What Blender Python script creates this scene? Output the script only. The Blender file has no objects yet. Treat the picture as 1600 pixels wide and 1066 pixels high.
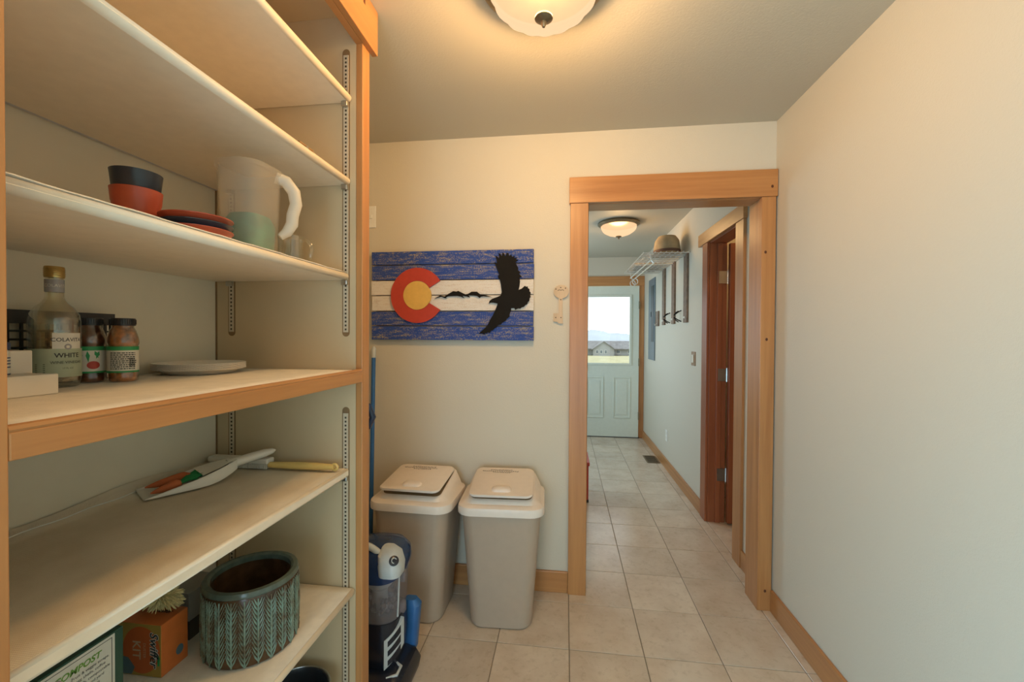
import bpy, bmesh, math, random
from mathutils import Vector, Matrix
random.seed(7)
S = bpy.context.scene
COL = S.collection
PI = math.pi

# ------------------------------------------------------------------ camera
F, YAW, PIT, ROL, CAMH = 653.9, .1267, -.012, .0056, 1.36
def _ray(px, py):
    u, v = px - 800, py - 533
    c, s = math.cos(ROL), math.sin(ROL)
    u, v = u*c + v*s, -u*s + v*c
    x, z = u/F, -v/F
    d2 = math.cos(PIT) - z*math.sin(PIT); z2 = math.sin(PIT) + z*math.cos(PIT)
    return Vector((x*math.cos(YAW) - d2*math.sin(YAW), x*math.sin(YAW) + d2*math.cos(YAW), z2))
fw = _ray(800, 533).normalized()
rt = (_ray(801, 533) - _ray(800, 533)).normalized()
up = (_ray(800, 532) - _ray(800, 533)).normalized()
cam = bpy.data.cameras.new('camera')
cam.sensor_width = 36; cam.lens = 36*F/1600; cam.clip_start = .02; cam.clip_end = 9000
camo = bpy.data.objects.new('camera', cam); COL.objects.link(camo)
camo.matrix_world = Matrix(((rt.x, up.x, -fw.x, 0), (rt.y, up.y, -fw.y, 0), (rt.z, up.z, -fw.z, CAMH), (0, 0, 0, 1)))
S.camera = camo

# ------------------------------------------------------------------ world, daylight, exposure
W = bpy.data.worlds.new('sky'); S.world = W; W.use_nodes = True
bg = W.node_tree.nodes['Background']
bg.inputs[0].default_value = (.86, .93, 1, 1); bg.inputs[1].default_value = 2.6
def area(name, loc, rot, sx, sy, power, col):
    l = bpy.data.lights.new(name, 'AREA'); l.shape = 'RECTANGLE'; l.size = sx; l.size_y = sy
    l.energy = power; l.color = col
    o = bpy.data.objects.new(name, l); COL.objects.link(o); o.location = loc; o.rotation_euler = rot
    return o
# area lights added as cool daylight at invented windows out of view
area('added_daylight_rear', (-.35, -1.72, 1.0), (PI/2, 0, 0), 1.3, 1.7, 34, (.44, .76, 1))
area('added_daylight_side', (-1.17, -.62, .72), (PI/2, 0, -PI/2), 1.45, 1.0, 56, (.28, .68, 1))
area('added_daylight_hall', (-.93, 4.55, 1.45), (PI/2, 0, -PI/2), 1.1, 1.1, 27, (.50, .78, 1))
S.view_settings.view_transform = 'Standard'; S.view_settings.look = 'None'
S.view_settings.gamma = 1; S.view_settings.use_curve_mapping = False
S.view_settings.exposure = -.27

# ------------------------------------------------------------------ materials
def newmat(name):
    m = bpy.data.materials.new(name); m.use_nodes = True
    nt = m.node_tree
    return m, nt, nt.nodes['Principled BSDF']
def setp(b, **k):
    for n, v in k.items():
        n = n.replace('_', ' ')
        if n in b.inputs:
            b.inputs[n].default_value = v
def coord(nt, scale):
    tc = nt.nodes.new('ShaderNodeTexCoord'); mp = nt.nodes.new('ShaderNodeMapping')
    mp.inputs['Scale'].default_value = scale
    nt.links.new(tc.outputs['Object'], mp.inputs['Vector']); return mp
def noise(nt, mp, scale, detail=3, rough=.55):
    n = nt.nodes.new('ShaderNodeTexNoise'); n.inputs['Scale'].default_value = scale
    n.inputs['Detail'].default_value = detail; n.inputs['Roughness'].default_value = rough
    nt.links.new(mp.outputs[0], n.inputs['Vector']); return n
def ramp(nt, src, stops):
    r = nt.nodes.new('ShaderNodeValToRGB'); el = r.color_ramp.elements
    while len(el) < len(stops): el.new(.5)
    for e, (p, c) in zip(el, stops): e.position = p; e.color = (*c, 1)
    nt.links.new(src, r.inputs[0]); return r
def bump(nt, b, src, strength, dist=.002):
    n = nt.nodes.new('ShaderNodeBump'); n.inputs['Strength'].default_value = strength; n.inputs['Distance'].default_value = dist
    nt.links.new(src, n.inputs['Height']); nt.links.new(n.outputs[0], b.inputs['Normal'])
def plain(name, col, rough=.5, metal=0, var=.06, vs=30, bmp=0, bs=200, **k):
    m, nt, b = newmat(name)
    setp(b, Roughness=rough, Metallic=metal, **k)
    mp = coord(nt, (1, 1, 1)); n = noise(nt, mp, vs)
    r = ramp(nt, n.outputs[0], [(.3, tuple(max(0, c*(1-var)) for c in col)), (.7, tuple(min(1, c*(1+var)) for c in col))])
    nt.links.new(r.outputs[0], b.inputs['Base Color'])
    if bmp:
        n2 = noise(nt, mp, bs, 2); bump(nt, b, n2.outputs[0], bmp)
    return m
def wood(name, axis, dark, light, rough=.4, sc=1.0):
    m, nt, b = newmat(name); setp(b, Roughness=rough)
    s = [38*sc]*3; s[axis] = 1.6*sc
    mp = coord(nt, s); n = noise(nt, mp, 1.0, 4, .6)
    s2 = [7*sc]*3; s2[axis] = .5*sc
    mp2 = coord(nt, s2); n2 = noise(nt, mp2, 1.0, 2)
    ad = nt.nodes.new('ShaderNodeMath'); ad.operation = 'ADD'
    nt.links.new(n.outputs[0], ad.inputs[0]); nt.links.new(n2.outputs[0], ad.inputs[1])
    ml = nt.nodes.new('ShaderNodeMath'); ml.operation = 'MULTIPLY'; ml.inputs[1].default_value = .5
    nt.links.new(ad.outputs[0], ml.inputs[0])
    r = ramp(nt, ml.outputs[0], [(.34, dark), (.66, light)])
    nt.links.new(r.outputs[0], b.inputs['Base Color']); bump(nt, b, ml.outputs[0], .08)
    return m
def glassy(name, col, fac=.12, rough=.02, tint=.9):
    """thin clear glass or clear plastic: mostly see-through, a little gloss"""
    m, nt, b = newmat(name); nt.nodes.remove(b)
    out = nt.nodes['Material Output']
    t = nt.nodes.new('ShaderNodeBsdfTransparent'); t.inputs[0].default_value = (*col, 1)
    g = nt.nodes.new('ShaderNodeBsdfGlossy'); g.inputs['Roughness'].default_value = rough; g.inputs[0].default_value = (1, 1, 1, 1)
    fr = nt.nodes.new('ShaderNodeLayerWeight'); fr.inputs[0].default_value = .35
    mth = nt.nodes.new('ShaderNodeMath'); mth.operation = 'MULTIPLY_ADD'; mth.inputs[1].default_value = .6; mth.inputs[2].default_value = fac*.4
    nt.links.new(fr.outputs['Facing'], mth.inputs[0])
    mx = nt.nodes.new('ShaderNodeMixShader'); nt.links.new(mth.outputs[0], mx.inputs[0])
    nt.links.new(t.outputs[0], mx.inputs[1]); nt.links.new(g.outputs[0], mx.inputs[2]); nt.links.new(mx.outputs[0], out.inputs[0])
    return m
def frosted(name, col, see=.35, rough=.4):
    """cloudy plastic: part see-through, part diffuse"""
    m, nt, b = newmat(name); out = nt.nodes['Material Output']
    setp(b, Roughness=rough); b.inputs['Base Color'].default_value = (*col, 1)
    t = nt.nodes.new('ShaderNodeBsdfTransparent'); t.inputs[0].default_value = (1, 1, 1, 1)
    tl = nt.nodes.new('ShaderNodeBsdfTranslucent'); tl.inputs[0].default_value = (*col, 1)
    m1 = nt.nodes.new('ShaderNodeMixShader'); m1.inputs[0].default_value = .4
    nt.links.new(b.outputs[0], m1.inputs[1]); nt.links.new(tl.outputs[0], m1.inputs[2])
    mx = nt.nodes.new('ShaderNodeMixShader'); mx.inputs[0].default_value = see
    nt.links.new(m1.outputs[0], mx.inputs[1]); nt.links.new(t.outputs[0], mx.inputs[2]); nt.links.new(mx.outputs[0], out.inputs[0])
    return m

M = {}
def wallmat(name, col):
    m, nt, b = newmat(name); setp(b, Roughness=.6)
    b.inputs['Base Color'].default_value = (*col, 1)
    mp = coord(nt, (1, 1, 1)); n = noise(nt, mp, 150, 2); bump(nt, b, n.outputs[0], .22, .003)
    return m
M['wall'] = wallmat('cream_wall_paint', (.63, .57, .455))
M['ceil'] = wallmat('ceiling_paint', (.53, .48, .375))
OAK_D, OAK_L = (.36, .145, .045), (.55, .26, .09)
for i, a in enumerate('xyz'):
    M['fir_'+a] = wood('fir_trim_'+a, i, OAK_D, OAK_L, .35)
    M['red_'+a] = wood('red_brown_wood_'+a, i, (.24, .065, .022), (.38, .115, .04), .35)
M['shelf'] = plain('cream_shelf_melamine', (.82, .72, .57), .5, var=.03)
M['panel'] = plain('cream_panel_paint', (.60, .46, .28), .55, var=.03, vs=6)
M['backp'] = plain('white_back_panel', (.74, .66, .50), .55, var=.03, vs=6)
M['std'] = plain('nickel_standard', (.60, .50, .36), .45)
M['slot'] = plain('dark_slot', (.05, .035, .02), .6)
M['groove'] = plain('brown_groove', (.24, .14, .06), .6)
M['black'] = plain('black_plastic', (.022, .022, .024), .35)
M['white'] = plain('white_paint', (.80, .79, .73), .4, var=.02)
M['doorw'] = plain('door_white_paint', (.70, .74, .64), .4, var=.02)
M['steel'] = plain('brushed_steel', (.5, .48, .44), .3, 1)
M['bronze'] = plain('aged_bronze', (.30, .23, .14), .38, .85, var=.15)
M['brass'] = plain('brass', (.65, .47, .2), .3, 1)
M['grout'] = plain('grout', (.26, .21, .155), .8, bmp=.2)
# tile
def tilemat():
    m, nt, b = newmat('beige_tile'); setp(b, Roughness=.22)
    tc = nt.nodes.new('ShaderNodeTexCoord'); oi = nt.nodes.new('ShaderNodeObjectInfo')
    va = nt.nodes.new('ShaderNodeVectorMath'); va.operation = 'ADD'
    mu = nt.nodes.new('ShaderNodeMath'); mu.operation = 'MULTIPLY'; mu.inputs[1].default_value = 37
    nt.links.new(oi.outputs['Random'], mu.inputs[0])
    nt.links.new(tc.outputs['Object'], va.inputs[0]); nt.links.new(mu.outputs[0], va.inputs[1])
    class P: outputs = [va.outputs[0]]
    n1 = noise(nt, P, 6, 4, .6); n2 = noise(nt, P, 34, 4, .7)
    r1 = ramp(nt, n1.outputs[0], [(.3, (.58, .46, .345)), (.55, (.67, .56, .44)), (.75, (.72, .62, .50))])
    r2 = ramp(nt, n2.outputs[0], [(.33, (.70, .66, .60)), (.47, (1, 1, 1))])
    mx = nt.nodes.new('ShaderNodeMix'); mx.data_type = 'RGBA'; mx.blend_type = 'MULTIPLY'; mx.inputs[0].default_value = .38
    nt.links.new(r1.outputs[0], mx.inputs[6]); nt.links.new(r2.outputs[0], mx.inputs[7])
    hv = nt.nodes.new('ShaderNodeHueSaturation')
    mr = nt.nodes.new('ShaderNodeMapRange'); mr.inputs[3].default_value = .93; mr.inputs[4].default_value = 1.06
    nt.links.new(oi.outputs['Random'], mr.inputs[0]); nt.links.new(mr.outputs[0], hv.inputs['Value'])
    nt.links.new(mx.outputs[2], hv.inputs['Color']); nt.links.new(hv.outputs[0], b.inputs['Base Color'])
    bump(nt, b, n2.outputs[0], .06)
    return m
M['tile'] = tilemat()

# ------------------------------------------------------------------ mesh helpers
ORG = {}
class MB:
    """collects shapes into one mesh"""
    def __init__(s): s.v = []; s.f = []
    def add(s, vs, fs):
        o = len(s.v); s.v += [Vector(v) for v in vs]; s.f += [tuple(i+o for i in f) for f in fs]; return s
    def box(s, x0, x1, y0, y1, z0, z1):
        v = [(x, y, z) for z in (z0, z1) for y in (y0, y1) for x in (x0, x1)]
        return s.add(v, [(0, 2, 3, 1), (4, 5, 7, 6), (0, 1, 5, 4), (2, 6, 7, 3), (0, 4, 6, 2), (1, 3, 7, 5)])
    def lathe(s, prof, c=(0, 0, 0), n=32, sx=1, sy=1, cap0=True, cap1=True, wob=None):
        vs = []; fs = []; k = len(prof)
        for j, (r, z) in enumerate(prof):
            for i in range(n):
                a = 2*PI*i/n; rr = r*(1 + (wob(a, j) if wob else 0))
                vs.append((c[0]+rr*math.cos(a)*sx, c[1]+rr*math.sin(a)*sy, c[2]+z))
        for j in range(k-1):
            for i in range(n):
                a, b = j*n+i, j*n+(i+1) % n
                fs.append((a, b, b+n, a+n))
        if cap0: fs.append(tuple(reversed(range(n))))
        if cap1: fs.append(tuple(range((k-1)*n, k*n)))
        return s.add(vs, fs)
    def tube(s, pts, r, n=8, closed=False):
        pts = [Vector(p) for p in pts]; k = len(pts); vs = []; fs = []
        rs = r if isinstance(r, (list, tuple)) else [r]*k
        prev = None
        for i, p in enumerate(pts):
            if closed: t = pts[(i+1) % k]-pts[i-1]
            else: t = pts[min(i+1, k-1)]-pts[max(i-1, 0)]
            t.normalize()
            if prev is None:
                prev = t.orthogonal().normalized()
            nn = (prev - t*prev.dot(t))
            nn = nn.normalized() if nn.length > 1e-6 else t.orthogonal().normalized()
            prev = nn; b = t.cross(nn)
            for j in range(n):
                a = 2*PI*j/n; vs.append(p + (nn*math.cos(a)+b*math.sin(a))*rs[i])
        m = k if closed else k-1
        for i in range(m):
            for j in range(n):
                a, b2 = i*n+j, i*n+(j+1) % n; c, d = ((i+1) % k)*n+j, ((i+1) % k)*n+(j+1) % n
                fs.append((a, b2, d, c))
        if not closed: fs += [tuple(reversed(range(n))), tuple(range((k-1)*n, k*n))]
        return s.add(vs, fs)
    def loft(s, secs, cap0=True, cap1=True):
        k = len(secs); n = len(secs[0]); fs = []; vs = [v for sec in secs for v in sec]
        for j in range(k-1):
            for i in range(n):
                a, b = j*n+i, j*n+(i+1) % n; fs.append((a, b, b+n, a+n))
        if cap0: fs.append(tuple(reversed(range(n))))
        if cap1: fs.append(tuple(range((k-1)*n, k*n)))
        return s.add(vs, fs)
    def prism(s, outline, fn, t):
        """outline of 2-D points, fn(u, v, w) -> 3-D, thickness t along w"""
        n = len(outline)
        vs = [fn(u, v, 0) for u, v in outline] + [fn(u, v, t) for u, v in outline]
        fs = [tuple(range(n)), tuple(reversed(range(n, 2*n)))] + [(i, i+n, (i+1) % n+n, (i+1) % n) for i in range(n)]
        return s.add(vs, fs)
    def sphere(s, c, r, n=12, m=8, sx=1, sy=1, sz=1):
        pr = [(max(.02*r, r*math.sin(PI*j/m)), -r*math.cos(PI*j/m)*sz) for j in range(m+1)]
        return s.lathe(pr, c, n, sx, sy)
    def build(s, name, mat, parent=None, bevel=0, smooth=False, local=False, seg=2):
        me = bpy.data.meshes.new(name)
        o0 = ORG.get(parent.name, Vector()) if (parent and not local) else Vector()
        me.from_pydata([tuple(v-o0) for v in s.v], [], s.f)
        bm = bmesh.new(); bm.from_mesh(me)
        bmesh.ops.recalc_face_normals(bm, faces=bm.faces)
        if bevel:
            bmesh.ops.bevel(bm, geom=[e for e in bm.edges if e.is_manifold and e.calc_face_angle(0) > .6], offset=bevel, segments=seg, affect='EDGES', profile=.5, clamp_overlap=True)
        ng = [f for f in bm.faces if len(f.verts) > 4]
        if ng: bmesh.ops.triangulate(bm, faces=ng)
        if smooth:
            for f in bm.faces: f.smooth = True
            for e in bm.edges:
                if e.is_manifold and e.calc_face_angle(0) > .65: e.smooth = False
        bm.to_mesh(me); bm.free()
        me.materials.append(M[mat] if isinstance(mat, str) else mat)
        o = bpy.data.objects.new(name, me); COL.objects.link(o)
        if parent: o.parent = parent; ORG[o.name] = ORG.get(parent.name, Vector())
        return o
def tag(o, label, cat=None, group=None, kind=None):
    o['label'] = label
    if cat: o['category'] = cat
    if group: o['group'] = group
    if kind: o['kind'] = kind
    return o
def thing(name, label, cat, loc=(0, 0, 0), rz=0, group=None):
    o = bpy.data.objects.new(name, None); COL.objects.link(o); o.location = loc; o.rotation_euler = (0, 0, rz)
    o.empty_display_size = .05; ORG[o.name] = Vector(loc)
    return tag(o, label, cat, group)
def struct(o, label): o['kind'] = 'structure'; o['label'] = label; return o
def rrect(hx, hy, r, z, cx=0, cy=0, n=5, tilt=0, bow=0):
    out = []
    for qx, qy, a0 in ((1, 1, 0), (-1, 1, PI/2), (-1, -1, PI), (1, -1, 1.5*PI)):
        for i in range(n+1):
            a = a0 + PI/2*i/n
            x = qx*(hx-r)+r*math.cos(a); y = qy*(hy-r)+r*math.sin(a)
            if bow: y *= 1 + bow*(1-(x/hx)**2)
            out.append(Vector((cx+x, cy+y, z+tilt*y)))
    return out
def textmesh(txt, size, shear=0, bold=0):
    cu = bpy.data.curves.new('t', 'FONT'); cu.body = txt; cu.size = size; cu.shear = shear; cu.offset = bold; cu.resolution_u = 3
    cu.align_x = 'CENTER'; cu.align_y = 'CENTER'
    o = bpy.data.objects.new('t', cu); COL.objects.link(o)
    dg = bpy.context.evaluated_depsgraph_get(); me = bpy.data.meshes.new_from_object(o.evaluated_get(dg))
    vs = [v.co.copy() for v in me.vertices]; fs = [tuple(p.vertices) for p in me.polygons]
    bpy.data.objects.remove(o); bpy.data.curves.remove(cu); bpy.data.meshes.remove(me)
    return vs, fs
def lettering(lines, fn, mat, parent, name='lettering', local=False):
    """lines: (text, size, u, v[, shear, bold]); fn(u, v) -> 3-D point on the printed surface"""
    for ln in lines:
        t, sz, u, v = ln[:4]; vs, fs = textmesh(t, sz, *(ln[4:]))
        o = MB().add([fn(p.x+u, p.y+v) for p in vs], fs).build(name, mat, parent, local=local)
    return o

# ------------------------------------------------------------------ dimensions (metres)
RX, HX, BY, BT, CZ, LX, RY = 1.03, 1.045, 2.229, .123, 2.43, -1.195, -1.75
HLX, FY = -.95, 5.79
# ------------------------------------------------------------------ structure
fl = MB().box(LX-.1, 2.6, RY-.1, FY+.1, -.06, -.003).build('floor', 'grout'); struct(fl, 'beige tiled floor with brown grout lines')
T, TX, TY, G = .3178, .026, 1.819, .0035
tm = {}
def tile(x0, x1, y0, y1):
    w, d = round(x1-x0, 3), round(y1-y0, 3)
    if w < .02 or d < .02: return
    if (w, d) not in tm:
        o = MB().box(-w/2, w/2, -d/2, d/2, -.008, 0).build('tile', 'tile', fl, bevel=.0012, seg=1); tm[(w, d)] = o.data
    else:
        o = bpy.data.objects.new('tile', tm[(w, d)]); COL.objects.link(o); o.parent = fl
    o.location = ((x0+x1)/2, (y0+y1)/2, 0)
for j in range(-11, 13):
    y0, y1 = TY+j*T+G/2, TY+(j+1)*T-G/2
    y0, y1 = max(y0, RY), min(y1, FY-.03)
    for i in range(-4, 4):
        x0, x1 = TX+i*T+G/2, TX+(i+1)*T-G/2
        if y1 > BY and i < -2: continue
        x0, x1 = max(x0, LX), min(x1, RX+.012)
        tile(x0, x1, y0, y1)
for j in range(2, 6):
    for i in range(0, 3): tile(RX+.016+i*T, RX+.012+(i+1)*T, TY+j*T+G/2, TY+(j+1)*T-G/2)
struct(MB().box(LX-.1, 2.6, RY-.1, FY+.1, CZ, CZ+.06).build('ceiling', 'ceil'), 'plain painted ceiling with light texture')
ox0, ox1, oz = .098, .975, 2.068
b = MB().box(LX-.1, ox0, BY, BY+BT, 0, CZ).box(ox0, ox1, BY, BY+BT, oz, CZ).box(ox1, RX+.12, BY, BY+BT, 0, CZ)
struct(b.build('wall_back', 'wall'), 'cream wall with the wide doorway to the hall')
struct(MB().box(RX, RX+.12, RY-.1, BY, 0, CZ).build('wall_right', 'wall'), 'plain textured cream wall on the right of the pantry')
vy0, vy1, vz0, vz1 = -1.4, .16, .15, 1.30
b = MB().box(LX-.1, LX, RY-.1, vy0, 0, CZ).box(LX-.1, LX, vy1, BY, 0, CZ).box(LX-.1, LX, vy0, vy1, 0, vz0).box(LX-.1, LX, vy0, vy1, vz1, CZ)
struct(b.build('wall_left', 'wall'), 'cream wall behind the pantry shelves')
wy0, wy1, wz0, wz1 = -1.05, .35, .08, 2.0
b = MB().box(LX, wy0, RY-.1, RY, 0, CZ).box(wy1, RX, RY-.1, RY, 0, CZ).box(wy0, wy1, RY-.1, RY, 0, wz0).box(wy0, wy1, RY-.1, RY, wz1, CZ)
struct(b.build('wall_rear', 'wall'), 'cream wall with an added window opposite the doorway')
def window(name, horiz, a0, a1, z0, z1, pos, label):
    bx = lambda mb, u0, u1, w0, w1, d0, d1: mb.box(u0, u1, pos+d0, pos+d1, w0, w1) if horiz else mb.box(pos+d0, pos+d1, u0, u1, w0, w1)
    r = bpy.data.objects.new(name, None); COL.objects.link(r); struct(r, label)
    mb = MB()
    for u0, u1, w0, w1 in ((a0, a0+.05, z0, z1), (a1-.05, a1, z0, z1), (a0+.05, a1-.05, z0, z0+.05), (a0+.05, a1-.05, z1-.05, z1), ((a0+a1)/2-.02, (a0+a1)/2+.02, z0+.05, z1-.05)):
        bx(mb, u0, u1, w0, w1, -.04, .04)
    mb.build('window_frame', 'white', r)
    for u0, u1 in ((a0+.05, (a0+a1)/2-.02), ((a0+a1)/2+.02, a1-.05)):
        bx(MB(), u0, u1, z0+.05, z1-.05, -.004, .004).build('pane', 'glass', r)
M['glass'] = glassy('window_glass', (.97, .99, .98), .1)
window('added_window_1', True, wy0, wy1, wz0, wz1, RY-.05, 'added unseen white framed double window opposite the doorway')  # unseen window, added to carry the cool light from behind
window('added_window_3', False, vy0, vy1, vz0, vz1, LX-.05, 'added unseen low side window beside the pantry shelves')  # unseen window, added so blue light reaches the lower right wall
# hall shell
hy0, hy1, hz0, hz1 = 3.95, 5.15, .85, 2.05
b = MB().box(HLX-.1, HLX, BY+BT, hy0, 0, CZ).box(HLX-.1, HLX, hy1, FY, 0, CZ).box(HLX-.1, HLX, hy0, hy1, 0, hz0).box(HLX-.1, HLX, hy0, hy1, hz1, CZ)
struct(b.build('wall_hall_left', 'wall'), 'cream hall wall with an added side window')
window('added_window_2', False, hy0, hy1, hz0, hz1, HLX-.05, 'added unseen white framed side window of the hall')  # unseen window, added as the source of the hall's cool light
d0, d1, dz = 2.72, 3.225, 2.062
b = MB().box(HX, HX+.12, BY+BT, d0-.02, 0, CZ).box(HX, HX+.12, d1+.02, FY, 0, CZ).box(HX, HX+.12, d0-.02, d1+.02, dz, CZ)
struct(b.build('wall_hall_right', 'wall'), 'cream hall wall with the coat rack and closet doorway')
e0, e1, ez = .165, .985, 2.05
b = MB().box(HLX-.1, e0, FY, FY+.12, 0, CZ).box(e1, HX+.12, FY, FY+.12, 0, CZ).box(e0, e1, FY, FY+.12, ez, CZ)
struct(b.build('wall_hall_far', 'wall'), 'cream end wall of the hall around the glazed door')
b = MB().box(HX+.12, 2.5, 3.75, 3.85, 0, CZ).box(HX+.12, 2.5, 2.3, 2.4, 0, CZ).box(2.4, 2.5, 2.4, 3.75, 0, CZ)
struct(b.build('wall_closet', 'wall'), 'cream closet walls beyond the red brown door')

# trim: main doorway
def trim(n, label, *parts):
    r = bpy.data.objects.new('trim_%d' % n, None); COL.objects.link(r); struct(r, label)
    for nm, mt, bx in parts: MB().box(*bx).build(nm, mt, r, bevel=.002)
    return r
t1 = trim(1, 'knotty fir casing around the wide doorway to the hall',
     ('casing', 'fir_z', (.022, .114, BY-.022, BY, 0, 2.052)), ('casing', 'fir_z', (.956, 1.022, BY-.022, BY, 0, 2.052)),
     ('head_casing', 'fir_x', (.016, 1.027, BY-.028, BY, 2.052, 2.185)),
     ('jamb', 'fir_z', (ox0, .117, BY+.0005, BY+BT, 0, 2.05)), ('jamb', 'fir_z', (.957, ox1, BY+.0005, BY+BT, 0, 2.05)),
     ('head_jamb', 'fir_x', (ox0, ox1, BY+.0005, BY+BT, 2.05, oz)))
kn = MB()
for x, z in ((.975, 1.78), (.985, 1.35), (.992, .10), (1.0, 2.10)):
    kn.lathe([(.006, 0), (.006, .0012)], (0, 0, 0), 10)
    for v in kn.v[-20:]:
        v.x, v.y, v.z = x+v.x, BY-(.0285 if z > 2.06 else .0225)-v.z*.3, z+v.y*1.3
M['knot'] = plain('dark_knot', (.10, .03, .012), .5)
kn.build('knot', 'knot', t1)
trim(2, 'red brown fir casing around the closet doorway',
     ('casing', 'fir_z', (HX-.018, HX, d0-.118, d0-.004, 0, 2.055)), ('casing', 'red_z', (HX-.018, HX, d1+.004, d1+.112, 0, 2.055)),
     ('head_casing', 'fir_y', (HX-.024, HX, d0-.13, d1+.2, 2.055, 2.145)),
     ('jamb', 'red_z', (HX+.0005, HX+.12, d1, d1+.02, 0, 2.045)), ('jamb', 'red_z', (HX+.0005, HX+.12, d0-.02, d0, 0, 2.045)),
     ('head_jamb', 'red_y', (HX+.0005, HX+.12, d0-.02, d1+.02, 2.045, dz)), ('door_stop', 'red_z', (HX+.05, HX+.085, d1-.012, d1, 0, 2.045)))
trim(3, 'fir casing around the white glazed door',
     ('casing', 'fir_z', (.978, HX-.002, FY-.02, FY, 0, 2.043)), ('casing', 'fir_z', (.08, .172, FY-.02, FY, 0, 2.043)),
     ('head_casing', 'fir_x', (.07, HX-.001, FY-.025, FY, 2.043, 2.17)))
def bb(name, label, *bx):
    mb = MB()
    for q in bx: mb.box(*q)
    struct(mb.build(name, 'fir_y' if 'right' in name else 'fir_x', bevel=.003), label)
bb('baseboard_right', 'fir baseboard along the plain right wall', (RX-.014, RX, RY, BY-.0225, 0, .108))
bb('baseboard_back', 'fir baseboard behind the waste bins', (LX, .0215, BY-.014, BY, 0, .112))
bb('baseboard_hall_right', 'fir baseboard along the hall wall', (HX-.014, HX, d1+.1125, FY-.021, 0, .105), (HX-.014, HX, BY+BT, d0-.1185, 0, .105))

# far glazed door
dr = bpy.data.objects.new('door_1', None); COL.objects.link(dr); struct(dr, 'white half glazed door with two raised panels')
DX0, DX1, DY0, DY1 = .18, .974, 5.755, 5.80
wx0, wx1, wz0_, wz1_ = .30, .856, 1.0, 1.893
mb = MB().box(DX0, wx0, DY0, DY1, .012, 2.035).box(wx1, DX1, DY0, DY1, .012, 2.035).box(wx0, wx1, DY0, DY1, .012, wz0_).box(wx0, wx1, DY0, DY1, wz1_, 2.035)
mb.build('leaf', 'doorw', dr)
mb = MB()
for q in ((wx0-.025, wx0+.004, wz0_-.025, wz1_+.025), (wx1-.004, wx1+.025, wz0_-.025, wz1_+.025)): mb.box(q[0], q[1], DY0-.012, DY0+.001, q[2], q[3])
for q in ((wz0_-.025, wz0_+.004), (wz1_-.004, wz1_+.025)): mb.box(wx0+.004, wx1-.004, DY0-.012, DY0+.001, q[0], q[1])
mb.build('glazing_frame', 'doorw', dr, bevel=.003)
MB().box(wx0, wx1, 5.775, 5.783, wz0_, wz1_).build('pane', 'glass', dr)
for x0, x1 in ((.287, .517), (.641, .871)):
    p = MB()
    for a, c, e, g in ((x0, x1, .262, .28), (x0, x1, .80, .818), (x0, x0+.018, .28, .80), (x1-.018, x1, .28, .80)): p.box(a, c, DY0-.008, DY0+.001, e, g)
    p.box(x0+.045, x1-.045, DY0-.006, DY0+.001, .31, .77)
    p.build('raised_panel', 'doorw', dr, bevel=.003)
for z in (.30, 1.02, 1.78): MB().box(.969, .985, DY0-.012, DY0+.002, z-.05, z+.05).build('hinge', 'bronze', dr)
k = MB().lathe([(.012, 0), (.012, .03), (.028, .04), (.03, .055), (.02, .065)], (0, 0, 0), 16)
for v in k.v: v.x, v.y, v.z = .235+v.x, DY0-v.z, .95+v.y
k.build('door_knob', 'brass', dr, smooth=True)
MB().box(e0, e1, FY-.03, FY+.1, -.002, .014).build('threshold', 'black', dr)
# closet door, swung open into the closet
d2 = bpy.data.objects.new('door_2', None); COL.objects.link(d2); struct(d2, 'red brown wooden door swung open into the closet')
MB().box(HX+.125, HX+.60, d1-.045, d1-.008, .012, 2.035).build('leaf', 'red_z', d2, bevel=.002)
for z in (.355, 1.085, 1.795):
    h = MB().box(HX+.06, HX+.118, d1-.0145, d1-.0003, z-.045, z+.045).tube([(HX+.121, d1-.012, z-.05), (HX+.121, d1-.012, z+.05)], .006)
    h.build('hinge', 'steel', d2)

# ------------------------------------------------------------------ ceiling lamps
def lampmat(name, see, strength):
    m, nt, b = newmat(name); nt.nodes.remove(b); out = nt.nodes['Material Output']
    e = nt.nodes.new('ShaderNodeEmission'); e.inputs[0].default_value = (1, .66, .37, 1); e.inputs[1].default_value = strength
    t = nt.nodes.new('ShaderNodeBsdfTransparent')
    mx = nt.nodes.new('ShaderNodeMixShader'); mx.inputs[0].default_value = see
    nt.links.new(e.outputs[0], mx.inputs[1]); nt.links.new(t.outputs[0], mx.inputs[2]); nt.links.new(mx.outputs[0], out.inputs[0])
    return m
M['bowl'] = lampmat('lit_glass_bowl', .22, 1.35)
def lamp(loc, label, power, ribs):
    t = thing('ceiling_lamp', label, 'ceiling lamp', loc)
    x, y, z = loc
    MB().lathe([(.17, 0), (.192, -.006), (.194, -.018), (.178, -.03), (.165, -.034), (.16, -.03)], loc, 48).build('canopy', 'bronze', t, smooth=True)
    prof = [(.158, -.030)] + [(.163*math.cos(a), -.036-.092*math.sin(a)) for a in [i*PI/2/12 for i in range(12)]] + [(.012, -.128)]
    MB().lathe(prof, loc, 96, cap0=False, wob=lambda a, j: .018*math.cos(ribs*a)*(1 if 0 < j < 12 else 0)).build('glass_bowl', 'bowl', t, smooth=True)
    MB().lathe([(.004, -.122), (.026, -.126), (.027, -.131), (.018, -.137), (.008, -.140), (.008, -.148), (.004, -.156)], loc, 24).build('finial', 'bronze', t, smooth=True)
    l = bpy.data.lights.new('lamp_bulb', 'POINT'); l.energy = power; l.color = (1, .60, .25); l.shadow_soft_size = .10
    o = bpy.data.objects.new('lamp_bulb', l); COL.objects.link(o); o.parent = t; o.location = (0, 0, -.085)
lamp((-.07, 1.25, CZ), 'lit glass bowl ceiling lamp in the pantry room', 104, 16)
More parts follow.
